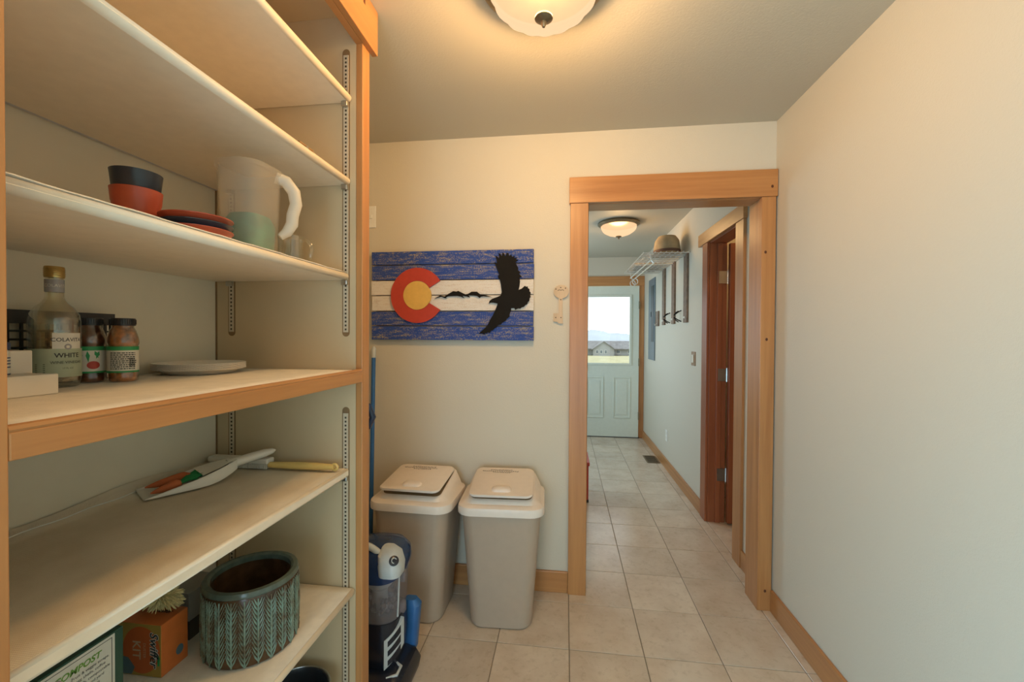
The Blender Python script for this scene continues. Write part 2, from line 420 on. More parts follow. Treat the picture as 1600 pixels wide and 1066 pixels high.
lamp((.25, -.75, CZ), 'added unseen glass bowl ceiling lamp for warm light from behind', 22, 16)  # unseen lamp, added for warm light from behind the camera
lamp((.49, 4.04, CZ), 'lit glass bowl ceiling lamp in the hall', 25, 16)
lamp((1.75, 3.0, CZ), 'added unseen glass bowl ceiling lamp warming the closet', 30, 16)  # unseen lamp, added to warm the closet floor and open leaf

# ------------------------------------------------------------------ pantry shelf unit
U0, U1, UX, UB = .41, 1.269, -.645, -1.165   # inner near, inner far, front, inner back
u = thing('pantry_shelving', 'tall built-in pantry shelving with cream shelves and fir face frame', 'shelving', (-.9, .84, 0))
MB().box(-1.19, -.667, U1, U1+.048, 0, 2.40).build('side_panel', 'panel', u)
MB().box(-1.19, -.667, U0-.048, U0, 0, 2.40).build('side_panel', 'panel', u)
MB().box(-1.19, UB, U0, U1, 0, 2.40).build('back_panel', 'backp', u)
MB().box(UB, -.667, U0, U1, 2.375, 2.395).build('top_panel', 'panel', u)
for y in (U1, U0-.048): MB().box(-.667, UX, y, y+.048, 0, 2.40).build('stile', 'fir_z', u, bevel=.002)
hd = MB().box(UX, -.625, U0-.06, U1+.066, 2.286, CZ-.001).build('header', 'fir_y', u, bevel=.002)
MB().box(-.667, UX, U0, U1, 2.286, 2.40).build('header_backing', 'fir_y', u)
for y, z in ((1.24, 2.40), (1.10, 2.34)):
    MB().box(-.6255, -.6244, y-.006, y+.006, z-.012, z+.012).build('knot', 'knot', hd)
rl = MB().box(-.667, UX, U0, U1, 1.209, 1.243).build('rail', 'fir_y', u, bevel=.002)
MB().tube([(-.651, U0, 1.246), (-.651, U1, 1.246)], .006).build('rail_bead', 'fir_y', rl, smooth=True)
MB().box(UB, UB+.006, U1-.0015, U1-.0002, .2, 2.37).build('corner_joint', 'groove', u)
def shelf(z0, z1, xf, xb=UB, y0=U0+.002, y1=U1-.003, rnd=.48):
    s = MB().box(xb+.002, xf, y0, y1, z0, z1)
    o = s.build('shelf', 'shelf', u)
    bm = bmesh.new(); bm.from_mesh(o.data)
    ed = [e for e in bm.edges if all(v.co.x > xf+.9-.001 for v in e.verts) and abs(e.verts[0].co.y-e.verts[1].co.y) > .1]
    bmesh.ops.bevel(bm, geom=ed, offset=(z1-z0)*rnd, segments=4, affect='EDGES', profile=.5)
    for f in bm.faces: f.smooth = abs(f.normal.x) > .05 and abs(f.normal.x) < .999
    bm.to_mesh(o.data); bm.free()
    return o
shelf(2.102, 2.126, -.681); s2o = shelf(1.839, 1.863, -.685, UB+.012); shelf(1.536, 1.558, -.690); shelf(1.222, 1.246, -.668)
shelf(.903, .930, -.690, rnd=.22); shelf(.521, .543, -.668); shelf(.17, .195, -.668)
M['greystrip'] = plain('grey_edge_strip', (.52, .50, .50), .5)
MB().tube([(UB+.007, U0+.004, 1.845), (UB+.007, U1-.004, 1.845)], .007).build('edge_strip', 'greystrip', s2o, smooth=True)
def standard(x, z0, z1, side):
    y = U1 if side else U0; d = -1 if side else 1
    n = 8; out = []
    for i in range(n+1): a = PI*i/n; out.append((.0125*math.cos(a), z1-.0125+.0125*math.sin(a)))
    for i in range(n+1): a = PI+PI*i/n; out.append((.0125*math.cos(a), z0+.0125+.0125*math.sin(a)))
    g = MB().prism(out, lambda a, c, w: (x+a, y+d*w, c), .0012).build('standard_groove', 'groove', u)
    MB().box(x-.0085, x+.0085, min(y+d*.0013, y+d*.003), max(y+d*.0013, y+d*.003), z0+.014, z1-.02).build('standard', 'std', u)
    m = MB(); z = z0+.02; i = 0
    while z < z1-.03:
        m.box(x-.0028, x+.0028, min(y+d*.003, y+d*.0035), max(y+d*.003, y+d*.0035), z, z+.006); z += .0127
    m.build('standard_slots', 'slot', u)['kind'] = 'stuff'
for x in (-.700, -1.105):
    for side in (1, 0):
        standard(x, 1.355, 2.272, side); standard(x, .22, 1.128, side)
        for z in (2.102, 1.839, 1.536, .908, .521):
            dd = -1 if side else 1; y = U1 if side else U0
            MB().box(x-.010, x+.010, min(y+dd*.0036, y+dd*.016), max(y+dd*.0036, y+dd*.016), z-.016, z-.0005).build('shelf_clip', 'steel', u, bevel=.002)

# ------------------------------------------------------------------ shelf liners
def linermat():
    m, nt, b = newmat('woven_liner'); setp(b, Roughness=.85)
    mp = coord(nt, (1, 1, 1)); n = noise(nt, mp, 5, 4)
    r = ramp(nt, n.outputs[0], [(.3, (.60, .49, .345)), (.7, (.76, .655, .50))])
    w1 = nt.nodes.new('ShaderNodeTexWave'); w1.inputs['Scale'].default_value = 100; w1.bands_direction = 'X'
    w2 = nt.nodes.new('ShaderNodeTexWave'); w2.inputs['Scale'].default_value = 100; w2.bands_direction = 'Y'
    for w in (w1, w2): nt.links.new(mp.outputs[0], w.inputs['Vector'])
    mm = nt.nodes.new('ShaderNodeMath'); mm.operation = 'MULTIPLY'
    nt.links.new(w1.outputs[1], mm.inputs[0]); nt.links.new(w2.outputs[1], mm.inputs[1])
    nt.links.new(r.outputs[0], b.inputs['Base Color']); bump(nt, b, mm.outputs[0], .45, .002)
    return m
M['liner'] = linermat()
M['linerw'] = plain('white_liner', (.78, .71, .60), .8, bmp=.3, bs=500)
def liner(label, z, xf, xb, y0, y1, mat, curl=0, wav=0):
    nx, ny = 10, 28; vs = []; fs = []
    for i in range(nx+1):
        for j in range(ny+1):
            x = xb+(xf-xb)*i/nx; y = y0+(y1-y0)*j/ny
            zz = z + .0005 + wav*(.5+.5*math.sin(j*1.7)*math.sin(j*.53+1))*(1 if i == nx else 0)
            vs.append((x, y, zz))
    if curl:
        for j in range(ny+1):
            y = y0+(y1-y0)*j/ny
            vs.append((xb-.004, y, z+curl*(.75+.25*math.sin(j*.4))))
    for i in range(nx):
        for j in range(ny): a = i*(ny+1)+j; fs.append((a, a+1, a+ny+2, a+ny+1))
    if curl:
        o = (nx+1)*(ny+1)
        for j in range(ny): fs.append((j, j+1, o+j+1, o+j))
    me = MB().add(vs, fs); ob = me.build('shelf_liner', mat)
    sm = ob.modifiers.new('thickness', 'SOLIDIFY'); sm.thickness = .0022; sm.offset = 1
    for p in ob.data.polygons: p.use_smooth = True
    return tag(ob, label, 'shelf liner')
ZA, ZB, ZC, ZD = 1.561, 1.249, .933, .546
liner('cream liner under the red pots and cloudy pitcher', 1.558, -.697, UB+.01, U0+.01, U1-.02, 'linerw', wav=.002)
liner('cream liner under the vinegar bottle and jars', 1.246, -.674, UB+.01, U0+.01, U1-.01, 'linerw')
l4 = liner('woven beige liner curling up the back under the dustpan', .930, -.698, UB+.012, U0+.01, U1-.03, 'liner', curl=.03)
MB().tube([(UB+.02+.004*math.sin(i*1.3), U0+.015+i*(.60/24), .9345) for i in range(25)], .0013, 6).build('loose_thread', 'white', l4)
liner('cream liner under the patterned planter', .543, -.675, UB+.01, U0+.01, U1-.01, 'linerw')

# ------------------------------------------------------------------ upper shelf items
M['redpl'] = plain('red_brown_plastic', (.36, .065, .03), .35)
M['navypl'] = plain('dark_navy_plastic', (.02, .027, .04), .28)
cx, cy = -.86, .745
p1 = thing('flower_pot', 'red plastic flower pot holding a navy pot', 'pot', (cx, cy, ZA))
MB().lathe([(.030, 0), (.033, .004), (.0385, .060), (.0395, .062), (.0415, .085), (.0418, .087), (.0385, .087), (.037, .063), (.029, .006), (.02, .005)], (cx, cy, ZA), 40).build('pot_body', 'redpl', p1, smooth=True)
p2 = thing('flower_pot', 'dark navy plastic flower pot nested in the red pot', 'pot', (cx, cy, ZA+.012))
MB().lathe([(.024, 0), (.026, .002), (.0355, .075), (.0385, .079), (.0415, .108), (.0419, .110), (.0392, .110), (.034, .078), (.022, .005)], (cx, cy, ZA+.012), 40).build('pot_body', 'navypl', p2, smooth=True)
sx_, sy_ = -.768, .790
for i, (mt, lb) in enumerate((('redpl', 'red plastic saucer at the bottom of the small stack'), ('navypl', 'dark navy saucer between two red saucers'), ('redpl', 'red plastic saucer on top of the small stack'))):
    z = ZA+i*.0125
    t = thing('saucer', lb, 'saucer', (sx_, sy_, z), group='plant saucers')
    MB().lathe([(.050, 0), (.054, .001), (.062, .013), (.0645, .0145), (.0645, .0165), (.060, .0165), (.052, .006), (.01, .005)], (sx_, sy_, z), 44).build('dish', mt, t, smooth=True)
# pitcher
M['cloudy'] = frosted('cloudy_plastic', (.72, .64, .53), .74)
M['teal'] = plain('teal_liquid', (.012, .24, .18), .5, var=.4, vs=18)
px_, py_ = -.806, .985
t = thing('pitcher', 'cloudy plastic pitcher with teal contents and curved handle', 'pitcher', (px_, py_, ZA))
secs = [rrect(.050, .054, .040, ZA, px_, py_), rrect(.053, .058, .040, ZA+.004, px_, py_), rrect(.057, .062, .042, ZA+.12, px_, py_), rrect(.060, .066, .044, ZA+.212, px_, py_),
        rrect(.064, .070, .046, ZA+.214, px_, py_), rrect(.064, .070, .046, ZA+.226, px_, py_), rrect(.057, .063, .042, ZA+.226, px_, py_), rrect(.054, .059, .040, ZA+.12, px_, py_), rrect(.048, .052, .036, ZA+.008, px_, py_)]
MB().loft(secs).build('jug_body', 'cloudy', t, smooth=True)
MB().loft([rrect(.046, .050, .036, ZA+.010, px_, py_), rrect(.050, .054, .038, ZA+.080, px_, py_), rrect(.040, .042, .030, ZA+.102, px_, py_), rrect(.02, .02, .015, ZA+.104, px_, py_)]).build('contents', 'teal', t, smooth=True)
hp = [(px_+.78*r, py_+.62*r, ZA+z) for r, z in ((.058, .213), (.082, .207), (.101, .182), (.106, .150), (.098, .12), (.096, .095), (.084, .072), (.068, .058))]
M['cloudyh'] = frosted('cloudy_handle', (.85, .80, .70), .12)
MB().tube(hp, [.015, .016, .016, .015, .015, .015, .013, .009], 12).build('handle', 'cloudyh', t, smooth=True)
# glass mug behind the pitcher
M['clear'] = glassy('clear_glass', (.97, .97, .93), .15)
gx, gy = -.855, 1.215
t = thing('glass_mug', 'clear glass mug behind the cloudy pitcher', 'mug', (gx, gy, ZA))
MB().lathe([(.034, 0), (.037, .003), (.037, .105), (.0345, .105), (.0345, .012), (.01, .010)], (gx, gy, ZA), 32).build('mug_body', 'clear', t, smooth=True)
dx, dy = .93, .15
MB().tube([(gx+dx*r, gy+dy*r, ZA+z) for r, z in ((.036, .092), (.052, .095), (.066, .082), (.070, .062), (.064, .040), (.050, .026), (.038, .020))], .006, 10).build('handle', 'clear', t, smooth=True)
# tiny wooden peg on the shelf above
M['peg'] = wood('peg_wood', 1, (.30, .15, .05), (.5, .3, .12))
t = thing('clothes_peg', 'small wooden clothes peg lying on the upper shelf', 'peg', (-.703, 1.06, 1.863))
MB().box(-.708, -.698, 1.03, 1.09, 1.863, 1.867).box(-.708, -.698, 1.03, 1.09, 1.869, 1.873).build('peg_arm', 'peg', t, bevel=.001)
MB().tube([(-.709, 1.062, 1.868), (-.697, 1.062, 1.868)], .0045, 10).build('spring', 'steel', t)

# ------------------------------------------------------------------ middle shelf items
def around(c, r, a0, z):
    """print on a cylinder: u runs along the surface, v up"""
    return lambda uu, vv: (c[0]+r*math.cos(a0+uu/r), c[1]+r*math.sin(a0+uu/r), z+vv)
def patch(c, r, a0, half, z0, z1, n=16):
    vs = []; fs = []
    for i in range(n+1):
        a = a0-half+2*half*i/n
        for z in (z0, z1): vs.append((c[0]+r*math.cos(a), c[1]+r*math.sin(a), z))
    for i in range(n): fs.append((2*i, 2*i+2, 2*i+3, 2*i+1))
    return MB().add(vs, fs)
bc = (-1.05, .741); ba = math.atan2(-bc[1], -bc[0])
M['bottle'] = glassy('pale_bottle_glass', (.93, .93, .86), .2)
M['vinegar'] = glassy('white_vinegar', (.86, .82, .68), .1)
M['sage'] = plain('sage_label', (.40, .45, .31), .5)
M['creaml'] = plain('cream_label', (.72, .67, .56), .5)
M['ink'] = plain('dark_ink', (.03, .03, .03), .6)
M['grey'] = plain('grey_foil', (.33, .31, .30), .4)
M['goldcap'] = plain('gold_cap', (.55, .38, .13), .32, .8)
t = thing('vinegar_bottle', 'clear glass vinegar bottle with gold cap and sage label', 'bottle', (bc[0], bc[1], ZB))
B3 = (bc[0], bc[1], ZB)
MB().lathe([(.032, 0), (.037, .004), (.039, .02), (.039, .136), (.037, .150), (.028, .166), (.017, .176), (.0145, .186), (.0138, .225), (.0138, .236), (.0125, .236), (.0125, .186), (.026, .164), (.0365, .134), (.0365, .012), (.01, .010)], B3, 36).build('glass_body', 'bottle', t, smooth=True)
MB().lathe([(.033, .012), (.0355, .02), (.0355, .118), (.005, .119)], B3, 32).build('vinegar', 'vinegar', t, smooth=True)
cp = MB().lathe([(.0150, .226), (.0155, .228), (.0155, .247), (.0145, .249), (.005, .250)], B3, 36).build('cap', 'goldcap', t, smooth=True)
mb = MB()
for z in (.231, .235, .239, .243): mb.tube([(bc[0]+.0158*math.cos(2*PI*i/28), bc[1]+.0158*math.sin(2*PI*i/28), ZB+z) for i in range(28)], .0007, 5, True)
mb.build('cap_ridge', 'goldcap', cp)
ff = MB().lathe([(.0146, .196), (.0146, .222)], B3, 32, cap0=False, cap1=False).build('neck_foil', 'grey', t, smooth=True)
lettering([('COLAVITA', .0085, 0, 0)], around(bc, .0149, ba+.2, ZB+.209), 'creaml', ff)
lb = patch(bc, .0394, ba+.10, 1.35, ZB+.022, ZB+.080, 24).build('label', 'sage', t, smooth=True)
lt = patch(bc, .0396, ba+.52, .62, ZB+.080, ZB+.112, 16).build('label_top', 'creaml', t, smooth=True)
lettering([('COLAVITA', .0105, 0, .098, 0, .0001), ('WHITE', .013, 0, .066, 0, .0002), ('WINE VINEGAR', .0075, 0, .052), ('17 FL OZ', .0045, 0, .040)], around(bc, .0399, ba+.48, ZB), 'ink', t)
mb = MB().add([(p[0], p[1], p[2]) for p in [around(bc, .0399, ba+.48, ZB+.084)(.006*math.cos(2*PI*i/20), .006*math.sin(2*PI*i/20)) for i in range(20)]], [tuple(range(20))])
mb.build('emblem', 'grey', lt)
mb = MB()
for zz in (.048, .044, .040, .036, .032):
    f_ = around(bc, .0399, ba-.55, ZB+zz); mb.add([f_(-.008, 0), f_(.008, 0), f_(.008, .0012), f_(-.008, .0012)], [(0, 1, 2, 3)])
mb.build('small_print', 'ink', lb)
# salsa jars
M['salsa'] = plain('chunky_salsa', (.33, .115, .03), .35, var=.75, vs=75)
M['jam'] = plain('dark_relish', (.10, .035, .018), .3, var=.6, vs=70)
M['jarlabel'] = plain('white_paper', (.70, .65, .54), .55)
M['green'] = plain('green_print', (.03, .30, .09), .5)
M['redprint'] = plain('red_print', (.50, .055, .03), .5)
def jar(c, fill, label, front):
    a = math.atan2(-c[1], -c[0]); L3 = (c[0], c[1], ZB)
    t = thing('salsa_jar', label, 'jar', L3, group='jars beside the vinegar bottle')
    MB().lathe([(.022, .001), (.0245, .004), (.0255, .02), (.0255, .086), (.0275, .093), (.0262, .103), (.022, .116), (.0185, .124), (.0185, .132)], L3, 32).build('filling', fill, t, smooth=True)
    MB().lathe([(.024, 0), (.0275, .003), (.0285, .018), (.0275, .021), (.0275, .083), (.0295, .089), (.0292, .096), (.0275, .105), (.0235, .119), (.020, .126), (.020, .135)], L3, 36, cap1=False).build('glass_body', 'clear', t, smooth=True)
    ld = MB().lathe([(.0228, .130), (.0232, .131), (.0232, .145), (.0222, .147), (.005, .147)], L3, 36).build('lid', 'black', t, smooth=True)
    mb = MB()
    for i in range(36):
        q = 2*PI*i/36; mb.tube([(c[0]+.0233*math.cos(q), c[1]+.0233*math.sin(q), ZB+z) for z in (.133, .144)], .0006, 4)
    mb.build('lid_grip', 'black', ld)
    lb = patch(c, .0281, a, 1.5, ZB+.022, ZB+.082, 28).build('label', 'jarlabel', t, smooth=True)
    patch(c, .0283, a, 1.5, ZB+.073, ZB+.082, 28).build('label_band', 'green', lb, smooth=True)
    patch(c, .0283, a, 1.5, ZB+.022, ZB+.026, 28).build('label_band', 'green', lb, smooth=True)
    if front:
        fn = around(c, .0284, a, ZB)
        MB().add([fn(.006+.011*math.cos(2*PI*i/24), .040+.009*math.sin(2*PI*i/24)) for i in range(24)], [tuple(range(24))]).build('tomato_print', 'redprint', lb)
        mb = MB()
        for u0, v0, ang, ln in ((-.014, .071, -1.7, .022), (-.004, .072, -1.5, .026), (.008, .072, -1.2, .018), (.016, .071, -1.9, .018)):
            pts = [(0, 0), (ln*.4, .0035), (ln, 0), (ln*.4, -.0035)]
            mb.add([fn(u0+p*math.cos(ang)-q*math.sin(ang), v0+p*math.sin(ang)+q*math.cos(ang)) for p, q in pts], [(0, 1, 2, 3)])
        mb.build('leaf_print', 'green', lb)
    else:
        fn = around(c, .0284, a, ZB); mb = MB()
        for i in range(9):
            v = .030+i*.0045; x = -.024
            while x < .022:
                w = random.uniform(.002, .007)
                mb.add([fn(x, v), fn(x+w, v), fn(x+w, v+.0022), fn(x, v+.0022)], [(0, 1, 2, 3)]); x += w+.0012
        for i in range(10):
            w = random.choice((.0005, .0009)); x = .011+i*.0012
            mb.add([fn(x, .036), fn(x+w, .036), fn(x+w, .056), fn(x, .056)], [(0, 1, 2, 3)])
        mb.build('small_print', 'ink', lb)
jar((-1.080, .828), 'jam', 'dark relish jar with tomato label beside the vinegar bottle', True)
jar((-1.024, .854), 'salsa', 'orange chunky salsa jar with fine-print label facing out', False)
# dark wire basket behind
t = thing('wire_basket', 'dark open-weave basket behind the bottle and jars', 'basket', (-1.12, .80, ZB))
X0, X1, Y0, Y1, H_ = -1.159, -1.122, .60, .915, .160
MB().box(X0, X1, Y0, Y1, ZB, ZB+.003).build('basket_base', 'black', t)
def ring(z, r): return MB().tube([(X0, Y0, z), (X1, Y0, z), (X1, Y1, z), (X0, Y1, z)], r, 6, True)
MB().box(X0-.002, X0+.002, Y0, Y1, ZB+.135, ZB+H_).box(X1-.002, X1+.002, Y0, Y1, ZB+.135, ZB+H_).box(X0, X1, Y0-.002, Y0+.002, ZB+.135, ZB+H_).box(X0, X1, Y1-.002, Y1+.002, ZB+.135, ZB+H_).build('rim_band', 'black', t)
mb = MB()
for k in range(15):
    y = Y0+(Y1-Y0)*k/14
    for x in (X0, X1): mb.box(x-.0012, x+.0012, y-.002, y+.002, ZB, ZB+.136)
for k in range(4):
    x = X0+(X1-X0)*k/3
    for y in (Y0, Y1): mb.box(x-.002, x+.002, y-.0012, y+.0012, ZB, ZB+.136)
for k in range(8):
    z = ZB+.008+k*.018
    for x in (X0, X1): mb.box(x-.0012, x+.0012, Y0, Y1, z-.002, z+.002)
    for y in (Y0, Y1): mb.box(X0, X1, y-.0012, y+.0012, z-.002, z+.002)
mb.build('weave', 'black', t)
# white stepped rack with a small jar
M['rack'] = plain('white_plastic', (.76, .69, .57), .45, var=.02)
t = thing('stepped_rack', 'white stepped spice rack beside the vinegar bottle', 'rack', (-.93, .55, ZB))
MB().box(-.995, -.930, .43, .662, ZB, ZB+.037).build('step', 'rack', t, bevel=.002)
MB().box(-1.05, -.997, .43, .669, ZB, ZB+.079).build('step', 'rack', t, bevel=.002)
MB().box(-1.075, -1.052, .43, .585, ZB, ZB+.125).build('step', 'rack', t, bevel=.002)
jx, jy, jz = -.962, .592, ZB+.0375
t = thing('spice_jar', 'small spice jar with blue lined label on the white stepped rack', 'jar', (jx, jy, jz))
M['blue'] = plain('navy_print', (.03, .045, .12), .4)
jb = MB().lathe([(.017, 0), (.019, .002), (.019, .040), (.016, .045)], (jx, jy, jz), 28).build('jar_body', 'jarlabel', t, smooth=True)
mb = MB()
for z in (.002, .014, .02, .025, .030): mb.lathe([(.0192, z), (.0192, z+.0022)], (jx, jy, jz), 28, cap0=False, cap1=False)
mb.build('label_lines', 'blue', jb)
MB().lathe([(.0195, .0455), (.0195, .056), (.018, .058)], (jx, jy, jz), 28).build('lid', 'blue', t, smooth=True)
# paper plates: each plate in the stack
M['paper'] = plain('white_paper_plate', (.84, .77, .66), .7, var=.02)
pc = (-1.035, 1.075)
flt = lambda a, j: (.009 if j in (2, 3, 4, 5) else 0)*math.cos(60*a)
pm = None
for k in range(7):
    z = ZB+.0005+k*.0026
    if pm is None:
        o = MB().lathe([(.076, 0), (.080, .0008), (.095, .011), (.109, .0135), (.109, .0150), (.095, .0125), (.079, .0022), (.01, .0015)], (0, 0, 0), 120, wob=flt).build('paper_plate', 'paper', smooth=True); pm = o.data
    else:
        o = bpy.data.objects.new('paper_plate', pm); COL.objects.link(o)
    o.location = (pc[0], pc[1], z); o.rotation_euler = (0, 0, k*.37)
    tag(o, 'white fluted paper plate, %s of the low stack' % ('bottom', 'second from the bottom', 'third from the bottom', 'middle one', 'third from the top', 'second from the top', 'topmost')[k], 'plate', 'stacked paper plates')

# ------------------------------------------------------------------ lower shelf: dustpan, carrots, brush
M['panw'] = plain('white_pan_plastic', (.78, .72, .62), .4, var=.02)
M['orange'] = plain('orange_felt', (.55, .14, .045), .85, bmp=.4, bs=300)
M['leafg'] = plain('green_felt', (.02, .22, .06), .85)
M['yellow'] = plain('yellow_plastic', (.72, .50, .16), .35)
# pan frame: a from lip to handle, b across
P0 = Vector((-1.102, .960, 0)); ad = Vector((.17, .27, 0)).normalized(); bd = Vector((ad.y, -ad.x, 0))
def pp(a, b_, z): v = P0+ad*a+bd*b_; return (v.x, v.y, ZC+z)
t = thing('dustpan', 'white plastic dustpan holding carrots on the woven liner', 'dustpan', (P0.x, P0.y, ZC))
NS = 14; vs = []; fs = []
for i in range(NS+1):
    f = i/NS; a = .215*f; hw = .054*(1-.66*max(0, (f-.5)/.5)**1.6); h = .007+.046*f**1.1; zb = .001+.022*max(0, (f-.62)/.38)**2
    vs += [pp(a, -hw, h), pp(a, -hw*.96, zb+.004), pp(a, -hw*.7, zb), pp(a, hw*.7, zb), pp(a, hw*.96, zb+.004), pp(a, hw, h)]
for i in range(NS):
    for j in range(5): q = i*6+j; fs.append((q, q+1, q+7, q+6))
q = NS*6; fs.append((q, q+1, q+2, q+3, q+4, q+5))
ob = MB().add(vs, fs).build('scoop', 'panw', t, smooth=True)
sm = ob.modifiers.new('thickness', 'SOLIDIFY'); sm.thickness = .0025; sm.offset = 1
MB().add([pp(a, b_, z) for a, b_, z in [(.125, -.050, .035), (.125, .050, .035), (.165, .041, .044), (.205, .021, .052), (.205, -.021, .052), (.165, -.041, .044)]], [(0, 1, 2, 3, 4, 5)]).build('hood', 'panw', t)
secs = []
for a, w, zc, h in ((.195, .022, .038, .015), (.225, .017, .042, .014), (.26, .018, .047, .013), (.30, .017, .052, .012), (.322, .011, .054, .008), (.330, .004, .055, .003)):
    secs.append([Vector(pp(a, w*math.cos(q), zc+h*math.sin(q))) for q in [2*PI*i/16 for i in range(16)]])
MB().loft(secs).build('handle', 'panw', t, smooth=True)
def carrot(a0, b0, a1, b1, r, z, label):
    p, q = Vector(pp(a0, b0, z-.004)), Vector(pp(a1, b1, z+.006))
    t = thing('felt_carrot', label, 'toy carrot', (q.x, q.y, q.z))
    pts = [p+(q-p)*k/8 for k in range(9)]
    MB().tube(pts, [r*.12, r*.35, r*.55, r*.7, r*.82, r*.92, r, r*.98, r*.5], 12).build('carrot_root', 'orange', t, smooth=True)
    d = (q-p).normalized(); s = Vector((-d.y, d.x, 0))
    for k in range(7):
        an = (k-3)*.2; e = d*math.cos(an)+s*math.sin(an)
        ln = .055-.004*abs(k-3)
        MB().tube([q-d*.006, q+e*ln*.5+Vector((0, 0, .006)), q+e*ln+Vector((0, 0, .004*(k % 3)))], [.004, .0055, .001], 6).build('carrot_top', 'leafg', t, smooth=True)
carrot(.016, .026, .082, .020, .013, .014, 'orange felt carrot with green top by the dustpan edge')
carrot(.014, -.030, .112, -.022, .015, .017, 'longer orange felt carrot lying against the back of the dustpan')
# hand brush with yellow handle
t = thing('hand_brush', 'hand brush with yellow plastic handle behind the dustpan', 'brush', (-.95, 1.235, ZC))
secs = []
for x, w, h in ((-.93, .009, .009), (-.90, .010, .010), (-.86, .011, .011), (-.82, .012, .012), (-.77, .011, .011), (-.735, .009, .009), (-.715, .0095, .0085)):
    secs.append([Vector((x, 1.222+(x+.8)*.03+w*math.cos(q), ZC+.0135+h*math.sin(q))) for q in [2*PI*i/14 for i in range(14)]])
MB().loft(secs).build('handle', 'yellow', t, smooth=True)
MB().tube([(-.713+.009*math.cos(q), 1.2245, ZC+.0135+.009*math.sin(q)) for q in [2*PI*i/20 for i in range(20)]], .004, 8, True).build('hanging_ring', 'yellow', t, smooth=True)
MB().box(-1.14, -.928, 1.205, 1.240, ZC+.016, ZC+.034).build('brush_head', 'panw', t, bevel=.006, seg=3)
mb = MB()
for i in range(40):
    for j in range(4):
        x, y = -1.132+i*.0050, 1.210+j*.008
        mb.box(x, x+.0025, y, y+.003, ZC+.001, ZC+.017)
mb.build('bristles', 'panw', t)['kind'] = 'stuff'

# ------------------------------------------------------------------ bottom shelf: planter, kit box, duster, compost carton, pan
def glaze():
    m, nt, b = newmat('teal_brown_glaze'); setp(b, Roughness=.25)
    mp = coord(nt, (1, 1, 1)); n = noise(nt, mp, 28, 5)
    r = ramp(nt, n.outputs[0], [(.34, (.12, .075, .04)), (.46, (.15, .19, .14)), (.62, (.20, .30, .245))])
    nt.links.new(r.outputs[0], b.inputs['Base Color']); return m
M['glaze'] = glaze()
M['glazeb'] = plain('brown_glaze', (.075, .036, .016), .22, var=.3)
M['glazet'] = plain('teal_leaf_glaze', (.17, .26, .21), .25, var=.55, vs=28)
M['glazer'] = plain('teal_rim_glaze', (.085, .105, .08), .2, var=.25)
qx, qy, R_ = -.822, 1.010, .112
t = thing('planter', 'oval glazed planter with raised teal leaf fronds on brown', 'planter', (qx, qy, ZD))
Q3 = (qx, qy, ZD); EY = .97
MB().lathe([(.104, 0), (.109, .004), (.1105, .02), (.1105, .10), (.110, .165), (.108, .172), (.094, .172), (.096, .16), (.093, .02), (.02, .018)], Q3, 72, 1, EY).build('pot_body', 'glazeb', t, smooth=True)
MB().lathe([(.1085, .170), (.112, .173), (.1125, .179), (.109, .185), (.099, .186), (.093, .182), (.092, .170)], Q3, 72, 1, EY, cap0=False, cap1=False).build('rim', 'glazer', t, smooth=True)
NF = 24
for k in range(NF):
    a0 = 2*PI*k/NF; fr = MB()
    def sp(uu, vv, w=.0): # point on the pot wall
        a = a0+uu/.1105; r = .1105+w
        return (qx+r*math.cos(a), qy+r*EY*math.sin(a), ZD+vv)
    off = .010 if k % 2 else 0
    fr.tube([sp(0, .006, .0005), sp(0, .09, .0014), sp(0, .166, .0006)], [.0018, .0032, .0016], 6)
    for i in range(12):
        z = .004+off*.6+i*.0125; e = z+.030
        for sg in (-1, 1):
            f = min(1, (.167-z)/(e-z))
            if f < .15: continue
            fr.tube([sp(0, z, .0006), sp(sg*.0066*f, z+(e-z)*f*.40, .0014), sp(sg*.0138*f, z+(e-z)*f, .0006)], [.0014, .0021, .0007], 5)
    fr.build('leaf_frond', 'glaze', t, smooth=True)
# kit box
M['boxor'] = plain('orange_carton', (.62, .16, .035), .45, var=.08)
M['boxye'] = plain('olive_yellow_print', (.42, .26, .05), .5)
M['boxci'] = plain('deep_orange_print', (.56, .11, .022), .45)
M['dimtext'] = plain('pale_print', (.55, .36, .22), .5)
M['whitep'] = plain('white_print', (.8, .78, .72), .5)
M['bluep'] = plain('blue_grey_print', (.10, .16, .19), .5)
bx0, bx1, by0, by1, bh = -1.075, -.942, .868, .938, .125
t = thing('cleaning_kit_box', 'orange duster kit carton standing beside the planter', 'box', (-1.0, .91, ZD))
MB().box(bx0, bx1, by0, by1, ZD, ZD+bh).build('carton', 'boxor', t, bevel=.001)
fb = MB().box(bx0+.001, bx1-.0005, by0-.0006, by0+.0004, ZD+.001, ZD+bh-.001).build('front_print', 'boxye', t)
cc = (-.995, ZD+.062)
MB().prism([(cc[0]+.050*math.cos(2*PI*i/40), cc[1]+.056*math.sin(2*PI*i/40)) for i in range(40)], lambda a, c, w: (a, by0-.0007-w, c), .0003).build('circle_print', 'boxci', fb)
MB().prism([(-1.06, ZD+.003), (-1.02, ZD+.003), (-1.012, ZD+.02), (-1.03, ZD+.042), (-1.06, ZD+.046)], lambda a, c, w: (a, by0-.0012-w, c), .0003).build('duster_print', 'bluep', fb)
def vert(xc, zc, yy): return lambda uu, vv: (xc+vv, yy, zc-uu)       # text that reads downwards
lettering([('Swiffer', .030, 0, 0, .25, .0016)], vert(-.961, ZD+.066, by0-.0011), 'whitep', fb, 'brand_outline')
lettering([('Swiffer', .030, 0, 0, .25, .0004)], vert(-.961, ZD+.066, by0-.0014), 'ink', fb, 'brand_lettering')
